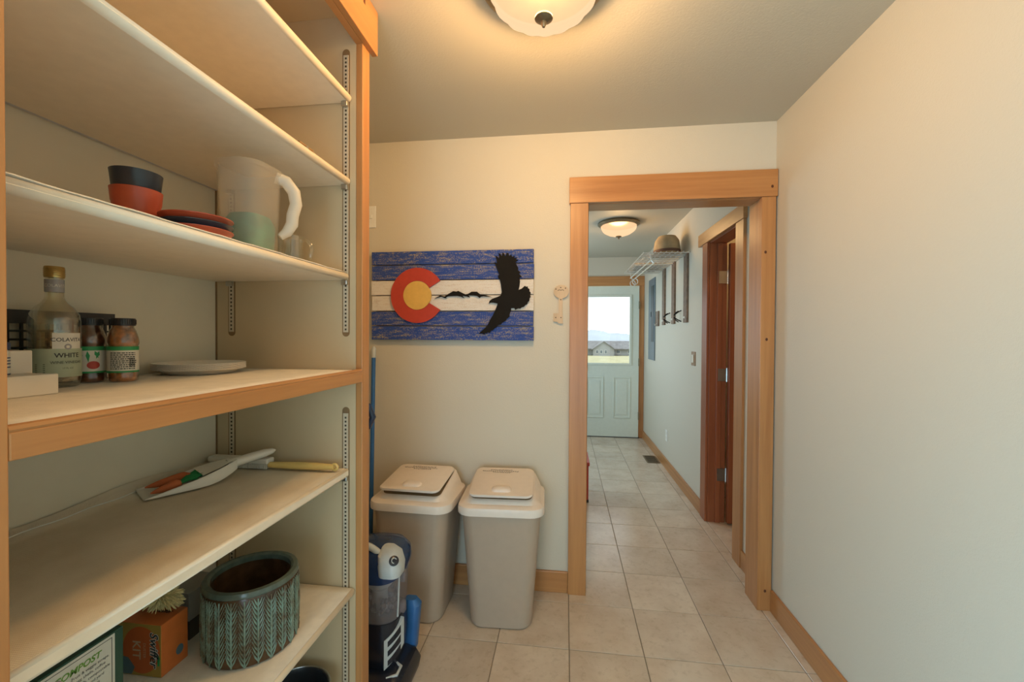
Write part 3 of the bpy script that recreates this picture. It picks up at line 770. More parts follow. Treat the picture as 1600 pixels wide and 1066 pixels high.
MB().prism([(-.951, ZD+.028), (-.946, ZD+.028), (-.945, ZD+.045), (-.948, ZD+.055), (-.952, ZD+.045)], lambda a, c, w: (a, by0-.0009-w, c), .0002).build('swoosh_print', 'green', fb)
lettering([('KIT', .030, 0, 0, 0, .0005), ('DUSTER', .010, 0, .022)], vert(-1.008, ZD+.062, by0-.0013), 'dimtext', fb)
sp_ = MB().box(bx1-.0004, bx1+.0006, by0+.001, by1-.001, ZD+.001, ZD+bh-.001).build('side_print', 'boxor', t)
MB().prism([(.915+.010*math.cos(2*PI*i/20), ZD+.035+.012*math.sin(2*PI*i/20)) for i in range(20)], lambda a, c, w: (bx1+.0007+w, a, c), .0003).build('badge_print', 'bluep', sp_)
lettering([('Swiffer', .018, 0, 0, .25, .0002)], lambda uu, vv: (-.985+uu*.9, .915+vv, ZD+bh+.0008), 'ink', t, 'top_lettering')
# yellow fluffy duster on the box
M['fluff'] = plain('pale_yellow_fluff', (.78, .66, .34), .95, var=.25, vs=60)
t = thing('fluffy_duster', 'pale yellow fluffy duster lying on the orange carton', 'duster', (-1.0, .93, ZD+bh))
mb = MB(); c0 = Vector((-.995, .915, ZD+bh+.030))
for k in range(900):
    a, e = random.uniform(0, 2*PI), random.uniform(-.55, PI/2)
    d = Vector((math.cos(a)*math.cos(e)*1.9, math.sin(a)*math.cos(e)*1.05, math.sin(e)*1.0))
    L = random.uniform(.024, .034); s = c0+d*L*.3; q = c0+d*L+Vector((random.uniform(-.006, .006), random.uniform(-.006, .006), random.uniform(-.004, .004)))
    if q.z < ZD+bh+.002: q.z = ZD+bh+.002
    mb.tube([s, (s+q)/2+Vector((0, 0, .004)), q], [.0016, .0026, .0006], 4)
mb.build('fibres', 'fluff', t)['kind'] = 'stuff'
MB().sphere(c0, .019, 12, 8, 1.9, 1.0, 1.0).build('core', 'fluff', t, smooth=True)
# grey box behind the planter
M['greybox'] = plain('grey_carton', (.30, .27, .23), .6)
M['darkbox'] = plain('dark_carton', (.06, .045, .035), .6)
t = thing('small_carton', 'grey and dark brown carton between the orange box and planter', 'box', (-1.03, 1.04, ZD))
MB().box(-1.10, -.985, .985, 1.085, ZD, ZD+.05).build('carton_base', 'darkbox', t, bevel=.001)
MB().box(-1.10, -.985, .985, 1.085, ZD+.0505, ZD+.125).build('carton_lid', 'greybox', t, bevel=.001)
# compost carton
M['dkgreen'] = plain('dark_green_carton', (.018, .07, .045), .5)
M['sheet'] = plain('off_white_print', (.66, .64, .55), .55)
M['leafp'] = plain('leaf_green_print', (.13, .30, .04), .5)
M['photo'] = plain('vegetable_print', (.38, .30, .26), .6, var=.7, vs=60)
cx1 = -.895
t = thing('compost_carton', 'dark green compost bin carton with white printed panel', 'box', (-.97, .58, ZD))
MB().box(-1.06, cx1, .43, .744, ZD, ZD+.216).build('carton', 'dkgreen', t, bevel=.0015)
sh = MB().box(cx1-.0003, cx1+.0007, .44, .727, ZD+.012, ZD+.2125).build('printed_panel', 'sheet', t)
mb = MB()
for y0, y1, z0, z1 in ((.445, .722, ZD+.2065, ZD+.2077), (.7208, .722, ZD+.017, ZD+.2065)): mb.box(cx1+.0006, cx1+.0009, y0, y1, z0, z1)
mb.build('border_print', 'ink', sh)
fy = lambda uu, vv: (cx1+.0011, uu, vv)
lettering([('COMPOST', .0165, .662, ZD+.190, .2, .0005)], fy, 'leafp', sh)
lettering([(q, .0075, .684, ZD+.177-.0095*k) for k, q in enumerate(('Fruit & veggie scraps,', 'egg shells, coffee', 'grounds, compostable', 'paper and yard', 'trimmings'))], fy, 'ink', sh, 'small_lettering')
MB().prism([(.628+.015*math.cos(2*PI*i/24)*(1+.12*math.sin(3*i)), ZD+.165+.03*math.sin(2*PI*i/24)) for i in range(24)], lambda a, c, w: (cx1+.0009+w, a, c), .0003).build('picture_print', 'photo', sh)
# black pan on the lowest shelf
qx2, qy2, qz = -.79, 1.135, .1955
t = thing('stock_pot', 'black enamel pot on the lowest shelf', 'pot', (qx2, qy2, qz))
MB().lathe([(.085, 0), (.092, .004), (.095, .02), (.095, .098), (.101, .102), (.101, .106), (.093, .106), (.090, .098), (.090, .01), (.02, .008)], (qx2, qy2, qz), 48).build('pot_body', 'black', t, smooth=True)
MB().tube([(qx2+.0985*math.cos(2*PI*i/60), qy2+.0985*math.sin(2*PI*i/60), qz+.106) for i in range(60)], .003, 8, True).build('steel_rim', 'steel', t, smooth=True)
MB().tube([(qx2-.05, qy2-.082, qz+.085), (qx2-.055, qy2-.112, qz+.088), (qx2, qy2-.128, qz+.09), (qx2+.055, qy2-.112, qz+.088), (qx2+.05, qy2-.082, qz+.085)], .006, 8).build('handle', 'steel', t, smooth=True)

# ------------------------------------------------------------------ waste bins
M['binb'] = plain('taupe_bin_plastic', (.46, .36, .27), .42, var=.02, bmp=.08, bs=600)
M['binl'] = plain('pale_bin_lid', (.82, .72, .62), .38, var=.02)
M['binshade'] = plain('brown_gap_shade', (.25, .16, .075), .7)
def bin_(loc, rz, open_, label):
    t = thing('waste_bin', label, 'waste bin', loc, rz, 'swing lid waste bins')
    secs = [rrect(.136, .120, .05, .0, bow=.14), rrect(.146, .128, .055, .006, bow=.14), rrect(.166, .146, .055, .28, bow=.09), rrect(.186, .162, .06, .545, bow=.05)]
    MB().loft(secs).build('bin_body', 'binb', t, smooth=True, local=True)
    sec = [rrect(.192, .165, .06, .535, bow=.03), rrect(.203, .174, .065, .537, bow=.03), rrect(.204, .175, .065, .560, bow=.03), rrect(.201, .172, .065, .572, bow=.03), rrect(.188, .160, .062, .580, bow=.03),
           rrect(.176, .150, .05, .597, 0, .004, tilt=.10), rrect(.158, .143, .04, .622, 0, .003, tilt=.20), rrect(.150, .134, .035, .627, 0, .003, tilt=.20)]
    ld = MB().loft(sec).build('lid', 'binl', t, smooth=True, local=True)
    MB().loft([rrect(.145, .128, .03, .6272, 0, .0, tilt=.2), rrect(.145, .128, .03, .6285, 0, .0, tilt=.2)]).build('opening_shade', 'binshade', ld, local=True)  # brown sheet on the closed lid paints the shade under the flap
    def tl(vs): # hinge the flap about its rear edge
        out = []
        for v in vs:
            y, z = v.y-.125, v.z; c, s = math.cos(.2-open_), math.sin(.2-open_)
            out.append(Vector((v.x, .125+y*c-z*s, .657+y*s+z*c)))
        return out
    F_ = [tl(rrect(w, .142, .03, z, 0, -.018, bow=.03)) for w, z in ((.146, 0), (.149, .003), (.149, .008), (.145, .011))]
    fp = MB().loft(F_).build('flap', 'binl', t, smooth=True, local=True)
    dm = [tl(rrect(.048*q, .026*q, .021*q, .011+h, 0, -.105)) for q, h in ((1, -.001), (.92, .006), (.7, .011), (.35, .014))]
    MB().loft(dm).build('thumb_bump', 'binl', fp, smooth=True, local=True)
    mb = MB(); rr = random.Random(len(label))
    for row, (n, y) in enumerate(((11, .098), (17, .084), (9, .070))):
        x = -n*.0068
        for i in range(n):
            w = rr.uniform(.005, .009)
            pts = [Vector((x+w*q, y+rr.uniform(-.004, .004), .0118)) for q in (0, .35, .7, 1)]
            mb.tube(tl(pts), .0012, 4); x += w+.004
    mb.build('handwriting', 'ink', fp, local=True)
    return t
b1 = bin_((-.722, 2.030, 0), -.03, .10, 'taupe waste bin with pale lid standing by the blue broom handle')
b2 = bin_((-.298, 2.040, 0), .05, .07, 'taupe waste bin with pale lid standing by the doorway')
st = MB().box(.1745, .1757, -.03, .02, .40, .49).build('side_sticker', 'greybox', b2, local=True)

# ------------------------------------------------------------------ vacuum
M['vnavy'] = plain('navy_gloss', (.012, .035, .10), .18)
M['vblack'] = plain('vacuum_black', (.012, .015, .025), .25)
M['vgrey'] = plain('vacuum_pale_grey', (.50, .53, .52), .35)
M['vblue'] = plain('vacuum_blue', (.03, .13, .34), .35)
M['vclear'] = frosted('smoky_clear_bin', (.42, .38, .40), .55, .15)
M['dust'] = plain('grey_dust', (.16, .14, .13), .95, var=.5, vs=60)
vx, vy = -.722, 1.57
t = thing('upright_vacuum', 'navy and grey upright vacuum cleaner standing beside the shelves', 'vacuum cleaner', (vx, vy, 0))
VR = lambda hx, hy, z, dx=0, dy=0: rrect(hx, hy, min(hx, hy)*.72, z, vx+dx, vy+dy, 7)
hd = MB().loft([rrect(.135, .13, .03, .004, vx, vy-.03), rrect(.14, .135, .03, .035, vx, vy-.03), rrect(.125, .11, .03, .075, vx, vy-.02), rrect(.08, .07, .03, .10, vx, vy)]).build('floor_head', 'vblack', t, smooth=True)
MB().tube([(vx+.07, vy-.10, .082), (vx+.105, vy-.085, .088), (vx+.105, vy-.045, .090), (vx+.07, vy-.03, .096)], .006, 8).build('head_trim', 'vgrey', hd, smooth=True)
MB().loft([VR(.085, .08, .09), VR(.094, .09, .13), VR(.098, .096, .21), VR(.094, .092, .272)]).build('motor_housing', 'vblack', t, smooth=True)
# pale vent plate with dark slots on the side of the housing
def vp(a, z, k): return (vx+.108*k*math.cos(a), vy+.106*k*math.sin(a), z)
def curved(q, k0, k1, n=6):
    """curved quad a0,a1 with sloping lower and upper edges, as a thin shell"""
    a0, a1, l0, l1, u0, u1 = q; vs = []; fs = []
    for i in range(n+1):
        f = i/n; a = a0+(a1-a0)*f; lo = l0+(l1-l0)*f; hi = u0+(u1-u0)*f
        vs += [vp(a, lo, k0), vp(a, hi, k0), vp(a, hi, k1), vp(a, lo, k1)]
    for i in range(n):
        o = 4*i
        for c in range(4): d = (c+1) % 4; fs.append((o+c, o+d, o+4+d, o+4+c))
    fs += [(0, 1, 2, 3), (4*n+3, 4*n+2, 4*n+1, 4*n)]
    return MB().add(vs, fs)
pl = curved((-1.02, -.22, .105, .165, .215, .268), .90, 1.03).build('vent_plate', 'vgrey', t, smooth=True)
for k in range(3):
    z0 = .118+k*.036
    curved((-.90, -.40, z0, z0+.030, z0+.020, z0+.058), 1.025, 1.040).build('vent_slot', 'vblack', pl)
MB().loft([VR(.091, .089, .273), VR(.097, .095, .33), VR(.102, .100, .445)]).build('dust_bin', 'vclear', t, smooth=True)
MB().tube([(vx+.10*math.cos(-.45), vy+.098*math.sin(-.45), .28), (vx+.108*math.cos(-.45), vy+.106*math.sin(-.45), .445)], .004, 6).build('bin_rib', 'vgrey', t)
MB().lathe([(.030, .275), (.030, .36), (.050, .38), (.052, .44)], (vx, vy, 0), 24).build('cyclone', 'greystrip', t, smooth=True)
mb = MB()
for k in range(46):
    a, r = random.uniform(0, 2*PI), random.uniform(.045, .072); mb.sphere((vx+r*math.cos(a), vy+r*math.sin(a), .29+random.uniform(0, .055)), random.uniform(.007, .012), 6, 4)
mb.build('dust', 'dust', t)['kind'] = 'stuff'
for z in (.305, .425): MB().box(vx+.092, vx+.112, vy-.030, vy-.006, z-.020, z+.020).build('bin_latch', 'vclear', t, bevel=.004)
cap = [VR(.098, .096, .446), VR(.108, .106, .452), VR(.113, .110, .478), VR(.109, .106, .512), VR(.088, .084, .538), VR(.05, .05, .548)]
cap = [[Vector((p.x, p.y, p.z-(.020*max(0, (vy-p.y)/.1) if n_ < 3 else 0))) for p in sec] for n_, sec in enumerate(cap)]
MB().loft(cap).build('bin_cap', 'vnavy', t, smooth=True)
hg = [(vx-.085+.155*f, vy-.062-.012*math.sin(PI*f), .520+.042*math.sin(PI*min(1, f*1.15+.05))) for f in [i/12 for i in range(13)]]
MB().tube(hg, .0125, 10).build('carry_handle', 'vgrey', t, smooth=True)
cb = MB().loft([VR(.042, .046, .466, .079, -.073), VR(.045, .049, .500, .078, -.071), VR(.040, .044, .534, .068, -.060), VR(.022, .024, .552, .056, -.048)]).build('cap_shield', 'vgrey', t, smooth=True)
bd_ = MB().lathe([(.018, 0), (.018, .004), (.013, .006)], (0, 0, 0), 24)
nrm = Vector((.45, -.62, .64)).normalized(); s1 = nrm.orthogonal().normalized(); s2_ = nrm.cross(s1); oc = Vector((vx+.098, vy-.098, .524))
for v in bd_.v:
    q = oc+s1*v.x+s2_*v.y+nrm*v.z; v.x, v.y, v.z = q
bd = bd_.build('round_badge', 'vblack', t, smooth=True)
MB().tube([oc+nrm*.0065+(s1*math.cos(q)+s2_*math.sin(q))*.009 for q in [2*PI*i/16 for i in range(12)]], .0016, 6).build('badge_emblem', 'vgrey', bd)
MB().loft([VR(.030, .028, .06, .085, .105), VR(.034, .03, .17, .092, .10), VR(.036, .028, .245, .098, .095), VR(.024, .018, .268, .092, .095)]).build('side_housing', 'vblue', t, smooth=True)
MB().tube([(vx-.12, vy+.095, .10), (vx-.135, vy+.10, .5), (vx-.15, vy+.10, .88), (vx-.145, vy+.10, .96)], [.022, .022, .02, .018], 12).build('spine', 'vblack', t, smooth=True)
MB().tube([(vx-.145, vy+.10, .95), (vx-.10, vy+.10, .975), (vx-.080, vy+.10, 1.015), (vx-.10, vy+.10, 1.06), (vx-.15, vy+.10, 1.09), (vx-.18, vy+.10, 1.03), (vx-.16, vy+.10, .97)], .014, 10).build('top_grip', 'vnavy', t, smooth=True)
# broom handle
t = thing('broom', 'blue broom handle with grey tip leaning in the corner', 'broom', (-1.02, 2.06, 0))
MB().tube([(-1.022, 2.10, .10), (-1.052, 2.20, 1.235)], .0115, 12).build('handle', 'vblue', t, smooth=True)
MB().tube([(-1.052, 2.20, 1.235), (-1.0535, 2.205, 1.285), (-1.0538, 2.206, 1.297)], [.0122, .0122, .006], 12).build('tip', 'vgrey', t, smooth=True)
MB().box(-1.13, -.935, 2.07, 2.125, .075, .115).build('broom_head', 'vblack', t, bevel=.008)
mb = MB()
for i in range(24):
    for j in range(4): mb.box(-1.126+i*.0079, -1.121+i*.0079, 2.076+j*.012, 2.081+j*.012, 0, .076)
mb.build('bristles', 'vblack', t)['kind'] = 'stuff'

# ------------------------------------------------------------------ wall art
def plankmat(name, a, bcol, thr):
    m, nt, b = newmat(name); setp(b, Roughness=.75)
    mp = coord(nt, (14, 14, 90)); n = noise(nt, mp, 1, 5, .7); mp2 = coord(nt, (60, 60, 60)); n2 = noise(nt, mp2, 3, 3, .7)
    ad = nt.nodes.new('ShaderNodeMath'); ad.operation = 'ADD'; nt.links.new(n.outputs[0], ad.inputs[0]); nt.links.new(n2.outputs[0], ad.inputs[1])
    r = ramp(nt, ad.outputs[0], [(thr, a), (thr+.11, bcol)]); ad2 = nt.nodes.new('ShaderNodeMath'); ad2.operation = 'MULTIPLY'; ad2.inputs[1].default_value = .5
    nt.links.new(ad.outputs[0], ad2.inputs[0]); nt.links.new(ad2.outputs[0], r.inputs[0])
    nt.links.new(r.outputs[0], b.inputs['Base Color']); bump(nt, b, ad.outputs[0], .5, .003)
    return m
M['plankb'] = plankmat('weathered_blue', (.016, .060, .28), (.36, .29, .18), .50)
M['plankw'] = plankmat('weathered_white', (.72, .67, .60), (.62, .52, .42), .50)
M['signred'] = plain('painted_red', (.50, .052, .03), .4)
M['signyel'] = plain('painted_yellow', (.72, .43, .10), .4)
M['iron'] = plain('black_metal', (.010, .008, .006), .8, Specular_IOR_Level=.2)
M['rawpine'] = wood('raw_pine', 0, (.38, .22, .10), (.55, .36, .19), .7)
SX0, SX1 = -1.064, -.166
t = thing('wall_sign', 'wooden plank flag sign with red letter C and black eagle', 'wall art', (-.615, BY-.015, 1.335))
for i, z in enumerate((1.820, 1.744, 1.660, 1.578, 1.492, 1.412, 1.333)):
    if i == 6: break
    zb = (1.820, 1.744, 1.660, 1.578, 1.492, 1.412, 1.333)[i+1]
    MB().box(SX0+.002*(i % 2), SX1-.002*((i+1) % 2), BY-.030-.0015*(i % 3), BY-.012, zb+.003, z-.002).build('plank', 'plankb' if i in (0, 1, 4, 5) else 'plankw', t, bevel=.002)
MB().box(SX0+.02, SX1-.02, BY-.0118, BY-.0005, 1.36, 1.79).build('backing_board', 'rawpine', t)
fs_ = lambda a, c, w: (a, BY-.034-w, c)
scx, scz = -.797, 1.577
ol = [(scx+.149*math.cos(q), scz+.149*math.sin(q)) for q in [.55+(2*PI-1.1)*i/60 for i in range(61)]] + [(scx+.079*math.cos(q), scz+.079*math.sin(q)) for q in [2*PI-.55-(2*PI-1.1)*i/40 for i in range(41)]]
MB().prism(ol, fs_, .012).build('letter_c', 'signred', t)
MB().prism([(scx+.0775*math.cos(2*PI*i/48), scz+.0775*math.sin(2*PI*i/48)) for i in range(48)], fs_, .013).build('disc', 'signyel', t)
def sxz(px, py): return (SX0+(px-580)/254*(SX1-SX0), 1.818-(py-388)/144*.483-(px-834)*.0)
eag = [(195,650),(205,620),(235,595),(290,575),(325,560),(340,520),(330,430),(318,380),(295,345),(300,325),(312,320),(290,260),(275,225),(255,170),(285,185),(283,150),(268,95),(290,110),(310,130),(308,95),(303,65),(325,80),(338,105),(345,60),(365,75),(378,108),(392,65),(412,70),(420,105),(445,85),(450,115),(480,100),(475,130),(505,120),(495,145),(520,150),(490,175),(500,205),(520,240),(518,270),(545,290),(530,310),(560,345),(535,350),(540,400),(535,450),(525,495),(560,480),(595,448),(610,460),(625,455),(628,475),(645,485),(645,510),(658,525),(652,550),(658,575),(645,595),(645,620),(628,635),(620,660),(600,670),(585,690),(560,695),(545,710),(520,708),(490,725),(480,705),(445,705),(440,740),(425,780),(430,800),(395,830),(385,850),(345,875),(330,895),(300,900),(280,930),(265,935),(240,965),(225,965),(205,995),(190,985),(165,1000),(155,990),(150,1012),(125,1000),(85,1000),(115,970),(160,930),(190,890),(205,850),(240,790),(265,735),(290,670),(295,650),(245,640),(215,640)]
MB().prism([sxz(740+x/7.35, 385+y/7.35) for x, y in eag], lambda a, c, w: (a, BY-.036-w, c), .006).build('eagle', 'iron', t)
mt = [(690,470),(720,448),(770,420),(800,430),(830,435),(880,400),(940,365),(985,372),(1005,362),(1040,380),(1100,410),(1130,405),(1180,375),(1250,375),(1290,410),(1330,415),(1450,450),(1330,436),(1300,442),(1285,460),(1250,432),(1200,424),(1140,420),(1160,452),(1115,438),(1060,430),(1090,465),(1040,440),(990,430),(930,432),(870,436),(840,450),(865,465),(830,457),(780,440),(735,452)]
MB().prism([sxz(600+x/8.42, 410+y/8.42) for x, y in mt], lambda a, c, w: (a, BY-.036-w, c), .004).build('mountains', 'iron', t)
# wooden key
M['keyw'] = wood('pale_key_wood', 2, (.50, .36, .22), (.66, .50, .34), .6)
t = thing('key_ornament', 'small pale wooden key hanging beside the doorway', 'key hanger', (-.03, BY, 1.42))
def kxz(x, y): return (-.062+(x-155)/355*.078, 1.628-(y-130)/810*.203)
ov = [kxz(330+178*math.cos(q), 265+142*math.sin(q)) for q in [PI*.72+2*PI*.89*i/28 for i in range(29)]]
ol = ov + [kxz(*p) for p in ((365, 400), (372, 920), (380, 935), (260, 925), (258, 900), (150, 890), (150, 720), (270, 715), (275, 400))]
MB().prism(ol, lambda a, c, w: (a, BY-.0005-w, c), .012).build('key_blank', 'keyw', t)
mb = MB()
for x, y in ((205, 210), (320, 178), (432, 192), (322, 432), (205, 808), (330, 808)):
    a, c = kxz(x, y); mb.lathe([(.0030, 0), (.0030, .0015)], (0, 0, 0), 10)
    for v in mb.v[-20:]: v.x, v.y, v.z = a+v.x, BY-.0125-v.z, c+v.y
mb.build('peg_hole', 'slot', t)
MB().tube([(kxz(x, y)[0], BY-.013, kxz(x, y)[1]) for x, y in ((250, 250), (275, 225), (310, 228), (325, 242), (345, 225), (375, 225), (395, 245))], .0012, 5).build('carved_curl', 'slot', t)
# light switch behind the shelf unit
t = thing('light_switch', 'white switch plate on the wall behind the shelves', 'switch', (-1.075, BY, 2.02))
MB().box(-1.105, -1.052, BY-.006, BY-.0003, 1.96, 2.08).build('plate', 'white', t, bevel=.002)
MB().box(-1.084, -1.073, BY-.012, BY-.0062, 2.01, 2.03).build('toggle', 'white', t)

# ------------------------------------------------------------------ hall things
M['strap'] = plain('brown_strap_wood', (.20, .13, .085), .6, var=.25)
M['wire'] = plain('pale_wire', (.72, .70, .66), .3, .6)
RZ, RY0, RY1, RO = 2.085, 3.70, 4.90, .66
t = thing('coat_rack', 'wire hat shelf on three brown straps on the hall wall', 'coat rack', (1.0, 4.3, 1.48))
for y in (3.80, 4.22, 4.62):
    s = MB().box(HX-.018, HX-.0005, y-.05, y+.05, 1.485, RZ-.006).build('strap', 'strap', t, bevel=.002)
    MB().sphere((HX-.019, y, 1.53), .011, 10, 6).build('nail_head', 'white', s, smooth=True)
    br = MB().tube([(RO+.01, y, RZ-.0185), (HX-.001, y, RZ-.0185)], .006, 8).build('bracket', 'wire', t)
for k in range(9):
    x = RO+.005+(HX-.012-RO-.005)*k/8
    MB().tube([(x, RY0, RZ), (x, RY1, RZ)], .0045, 6).build('wire_rod', 'wire', t)
for k in range(16):
    y = RY0+.01+(RY1-RY0-.02)*k/15
    MB().tube([(RO, y, RZ-.0085), (HX-.003, y, RZ-.0085)], .004, 6).build('cross_rod', 'wire', t)
for x, z in ((RO+.07, RZ-.06), (RO+.09, RZ-.09)):
    MB().tube([(x, RY0, z), (x, RY1, z)], .006, 8).build('hanging_rail', 'wire', t)
for y in (RY0+.05, RY1-.05): MB().tube([(RO+.06, y, RZ-.008), (RO+.07, y, RZ-.06), (RO+.09, y, RZ-.09)], .004, 6).build('rail_drop', 'wire', t)
for y in (4.70, 4.86): MB().tube([(RO+.09+.028*math.cos(q), y, RZ-.125+.032*math.sin(q)) for q in [2*PI*i/16 for i in range(16)]], .005, 6, True).build('ring_hook', 'wire', t)
for y in (4.01, 4.42):
    MB().tube([(HX-.004, y-.05, 1.60), (HX-.03, y-.035, 1.585), (HX-.055, y, 1.56), (HX-.03, y+.035, 1.585), (HX-.004, y+.05, 1.60)], .005, 6).tube([(HX-.004, y-.05, 1.50), (HX-.03, y-.035, 1.515), (HX-.055, y, 1.54), (HX-.03, y+.035, 1.515), (HX-.004, y+.05, 1.50)], .005, 6).build('coat_hook', 'iron', t, smooth=True)
# hat on the rack
M['khaki'] = plain('khaki_felt', (.40, .29, .16), .85, var=.2, vs=12)
M['hatband'] = plain('dark_hatband', (.14, .065, .04), .7)
hx_, hy_, hz_ = .90, 3.92, RZ+.005
t = thing('hat', 'khaki brimmed hat lying on the wire hat shelf', 'hat', (hx_, hy_, hz_))
MB().lathe([(.135, .004), (.137, .010), (.128, .016), (.118, .018), (.114, .07), (.104, .13), (.078, .168), (.035, .180), (.005, .178)], (hx_, hy_, hz_), 36, .98, 1.15).build('hat_body', 'khaki', t, smooth=True)
MB().lathe([(.1190, .019), (.1180, .044)], (hx_, hy_, hz_), 36, .98, 1.15, cap0=False, cap1=False).build('hat_band', 'hatband', t, smooth=True)
M['kraft'] = plain('kraft_board', (.42, .31, .19), .8)
t = thing('flat_carton', 'flattened brown carton lying on the wire hat shelf', 'box', (.84, 4.6, RZ+.0047))
MB().box(.69, 1.0, 4.36, 4.88, RZ+.0047, RZ+.020).build('carton', 'kraft', t, bevel=.002)
MB().box(.72, .97, 4.45, 4.52, RZ+.0203, RZ+.022).build('tape_strip', 'strap', t)
# electrical panel
M['panelgrey'] = plain('panel_grey', (.14, .18, .20), .45)
M['paneldk'] = plain('panel_dark', (.045, .065, .075), .45)
t = thing('electrical_panel', 'grey electrical panel on the hall wall by the glazed door', 'electrical panel', (HX, 5.25, 1.08))
MB().box(HX-.012, HX-.0005, 5.07, 5.43, 1.08, 2.06).build('cover', 'panelgrey', t, bevel=.002)
dp = MB().box(HX-.017, HX-.0122, 5.11, 5.25, 1.30, 1.97).build('panel_door', 'paneldk', t, bevel=.002)
MB().box(HX-.022, HX-.0172, 5.235, 5.25, 1.60, 1.66).build('latch', 'black', dp)
# small framed hook plate
t = thing('wall_plaque', 'small dark brown plaque between the electrical panel and straps', 'plaque', (HX, 4.92, 1.48))
MB().box(HX-.016, HX-.0005, 4.86, 4.99, 1.48, 1.65).build('board', 'strap', t, bevel=.002)
MB().tube([(HX-.016, 4.92, 1.51), (HX-.04, 4.92, 1.49), (HX-.045, 4.92, 1.51)], .004, 6).build('hook', 'wire', t)
# switch and outlet
M['woodplate'] = wood('wooden_plate', 2, (.22, .12, .05), (.36, .2, .09))
t = thing('light_switch', 'wooden switch plate with brass rocker beside the closet doorway', 'switch', (HX, 3.58, 1.18))
MB().box(HX-.007, HX-.0005, 3.535, 3.635, 1.125, 1.24).build('plate', 'woodplate', t, bevel=.002)
MB().box(HX-.013, HX-.0072, 3.565, 3.605, 1.15, 1.215).build('rocker', 'creaml', t, bevel=.001)
t = thing('wall_outlet', 'cream wall outlet above the hall baseboard', 'outlet', (HX, 4.47, .34))
MB().box(HX-.006, HX-.0005, 4.435, 4.505, .285, .40).build('plate', 'white', t, bevel=.002)
for z in (.318, .366): MB().box(HX-.0075, HX-.0062, 4.455, 4.485, z-.014, z+.014).build('socket', 'creaml', t, bevel=.001)
# floor register
t = thing('floor_vent', 'dark brown floor register in the hall tiles', 'vent', (.95, 4.78, 0))
MB().box(.89, 1.015, 4.65, 4.91, .0005, .003).build('vent_base', 'slot', t)
mb = MB()
for q in ((.885, .90, 4.64, 4.92), (1.005, 1.02, 4.64, 4.92), (.90, 1.005, 4.64, 4.655), (.90, 1.005, 4.905, 4.92)): mb.box(q[0], q[1], q[2], q[3], .0031, .006)
mb.build('vent_frame', 'bronze', t)
for k in range(7): MB().box(.905, 1.0, 4.672+k*.036, 4.680+k*.036, .0031, .0055).build('slat', 'bronze', t)
# red stool just inside the hall, mostly hidden by the casing
t = thing('step_stool', 'red metal step stool just inside the hall doorway', 'stool', (.03, 3.62, 0))
for x, y in ((-.13, 3.47), (.185, 3.47), (-.13, 3.76), (.185, 3.76)):
    lg = MB().tube([(x, y, .012), (x, y, .30)], .012, 8).build('leg', 'signred', t, smooth=True)
    MB().lathe([(.015, 0), (.015, .02), (.012, .022)], (x, y, 0), 12).build('rubber_foot', 'black', lg)
MB().box(-.15, .205, 3.45, 3.78, .30, .33).build('top_step', 'signred', t, bevel=.006)
MB().tube([(.185, 3.47, .13), (.185, 3.76, .13)], .009, 8).build('stretcher', 'signred', t)
MB().tube([(-.13, 3.47, .13), (-.13, 3.76, .13)], .009, 8).build('stretcher', 'signred', t)

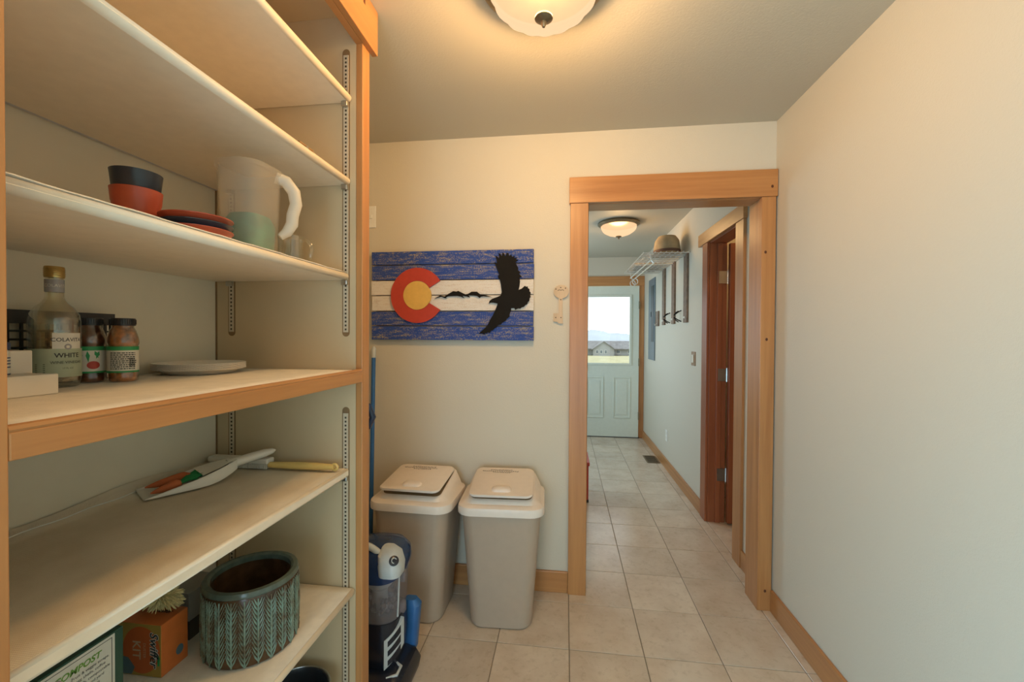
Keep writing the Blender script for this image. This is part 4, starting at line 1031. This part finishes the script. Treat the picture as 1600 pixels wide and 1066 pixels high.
# ------------------------------------------------------------------ outdoors beyond the glazed door
M['grass'] = plain('dry_grass', (.42, .38, .20), .9, var=.25, vs=.6)
M['stucco'] = plain('grey_house_wall', (.30, .30, .29), .8)
M['shingle'] = plain('grey_brown_shingle', (.20, .19, .185), .85, var=.2, vs=1)
M['hpane'] = plain('dark_house_window', (.10, .12, .14), .2)
M['hill'] = plain('far_hills', (.42, .46, .50), .95, var=.1, vs=.004)
def gz(y): return -.25-3.85*(y-6)/114 if y < 120 else -4.1-(y-120)*.016
vs = []; fs = []; ys = [6.1, 12, 20, 35, 60, 90, 120, 180, 400]; xs = [-900, -300, -100, -40, -15, 0, 15, 40, 100, 300, 900]
for y in ys:
    for x in xs: vs.append((x, y, gz(y)))
for i in range(len(ys)-1):
    for j in range(len(xs)-1): a = i*len(xs)+j; fs.append((a, a+1, a+len(xs)+1, a+len(xs)))
struct(MB().add(vs, fs).build('ground', 'grass'), 'dry grass field outside the glazed door')
t = thing('house', 'grey house with gabled roof seen through the glazed door', 'house', (10.7, 124, -4.1))
MB().box(7.9, 13.6, 120, 132, -4.1, -2.1).build('gable_wing', 'stucco', t)
MB().prism([(7.9, -2.1), (13.6, -2.1), (10.75, -.1)], lambda a, c, w: (a, 120+w, c), .2).build('gable_wall', 'stucco', t)
MB().box(-12, 30, 124, 134, -4.1, -2.0).build('main_wall', 'stucco', t)
mb = MB()
for s in (1, -1):
    mb.prism([(10.75, .10), (10.75+s*3.25, -2.2), (10.75+s*3.25, -2.4), (10.75, -.12)], lambda a, c, w: (a, 119.5+w, c), 9)
mb.build('gable_roof', 'shingle', t)
MB().prism([(122.8, -2.15), (129, .05), (135.2, -2.15), (135.2, -2.35), (129, -.15), (122.8, -2.35)], lambda a, c, w: (-13+w, a, c), 44).build('main_roof', 'shingle', t)
for x in (8.9, 10.05, 11.3):
    wn = MB().box(x-.32, x+.32, 119.93, 120.05, -3.45, -2.45).build('window', 'white', t)
    MB().box(x-.26, x+.26, 119.90, 119.935, -3.39, -2.51).build('pane', 'hpane', wn)
for x in (15.2, 18.5, 3.5):
    wn = MB().box(x-.6, x+.6, 123.93, 124.05, -3.5, -2.5).build('window', 'white', t)
    MB().box(x-.52, x+.52, 123.90, 123.935, -3.42, -2.58).build('pane', 'hpane', wn)
# distant hills
def hills(label, pts, y, depth):
    n = len(pts); vs = []; fs = []
    for x, z in pts: vs += [(x, y-depth, -40), (x, y, z), (x, y+depth, -40)]
    for i in range(n-1):
        for j in range(2): a = 3*i+j; fs.append((a, a+1, a+4, a+3))
    struct(MB().add(vs, fs).build('hills', 'hill', smooth=True), label)
rr = random.Random(3)
hills('pale blue distant mountains beyond the house', [(-900+30*i, (42 if i < 38 else 42-4.5*(i-38)) + 6*math.sin(i*.9)+3*math.sin(i*2.3)) for i in range(53)], 3000, 420)
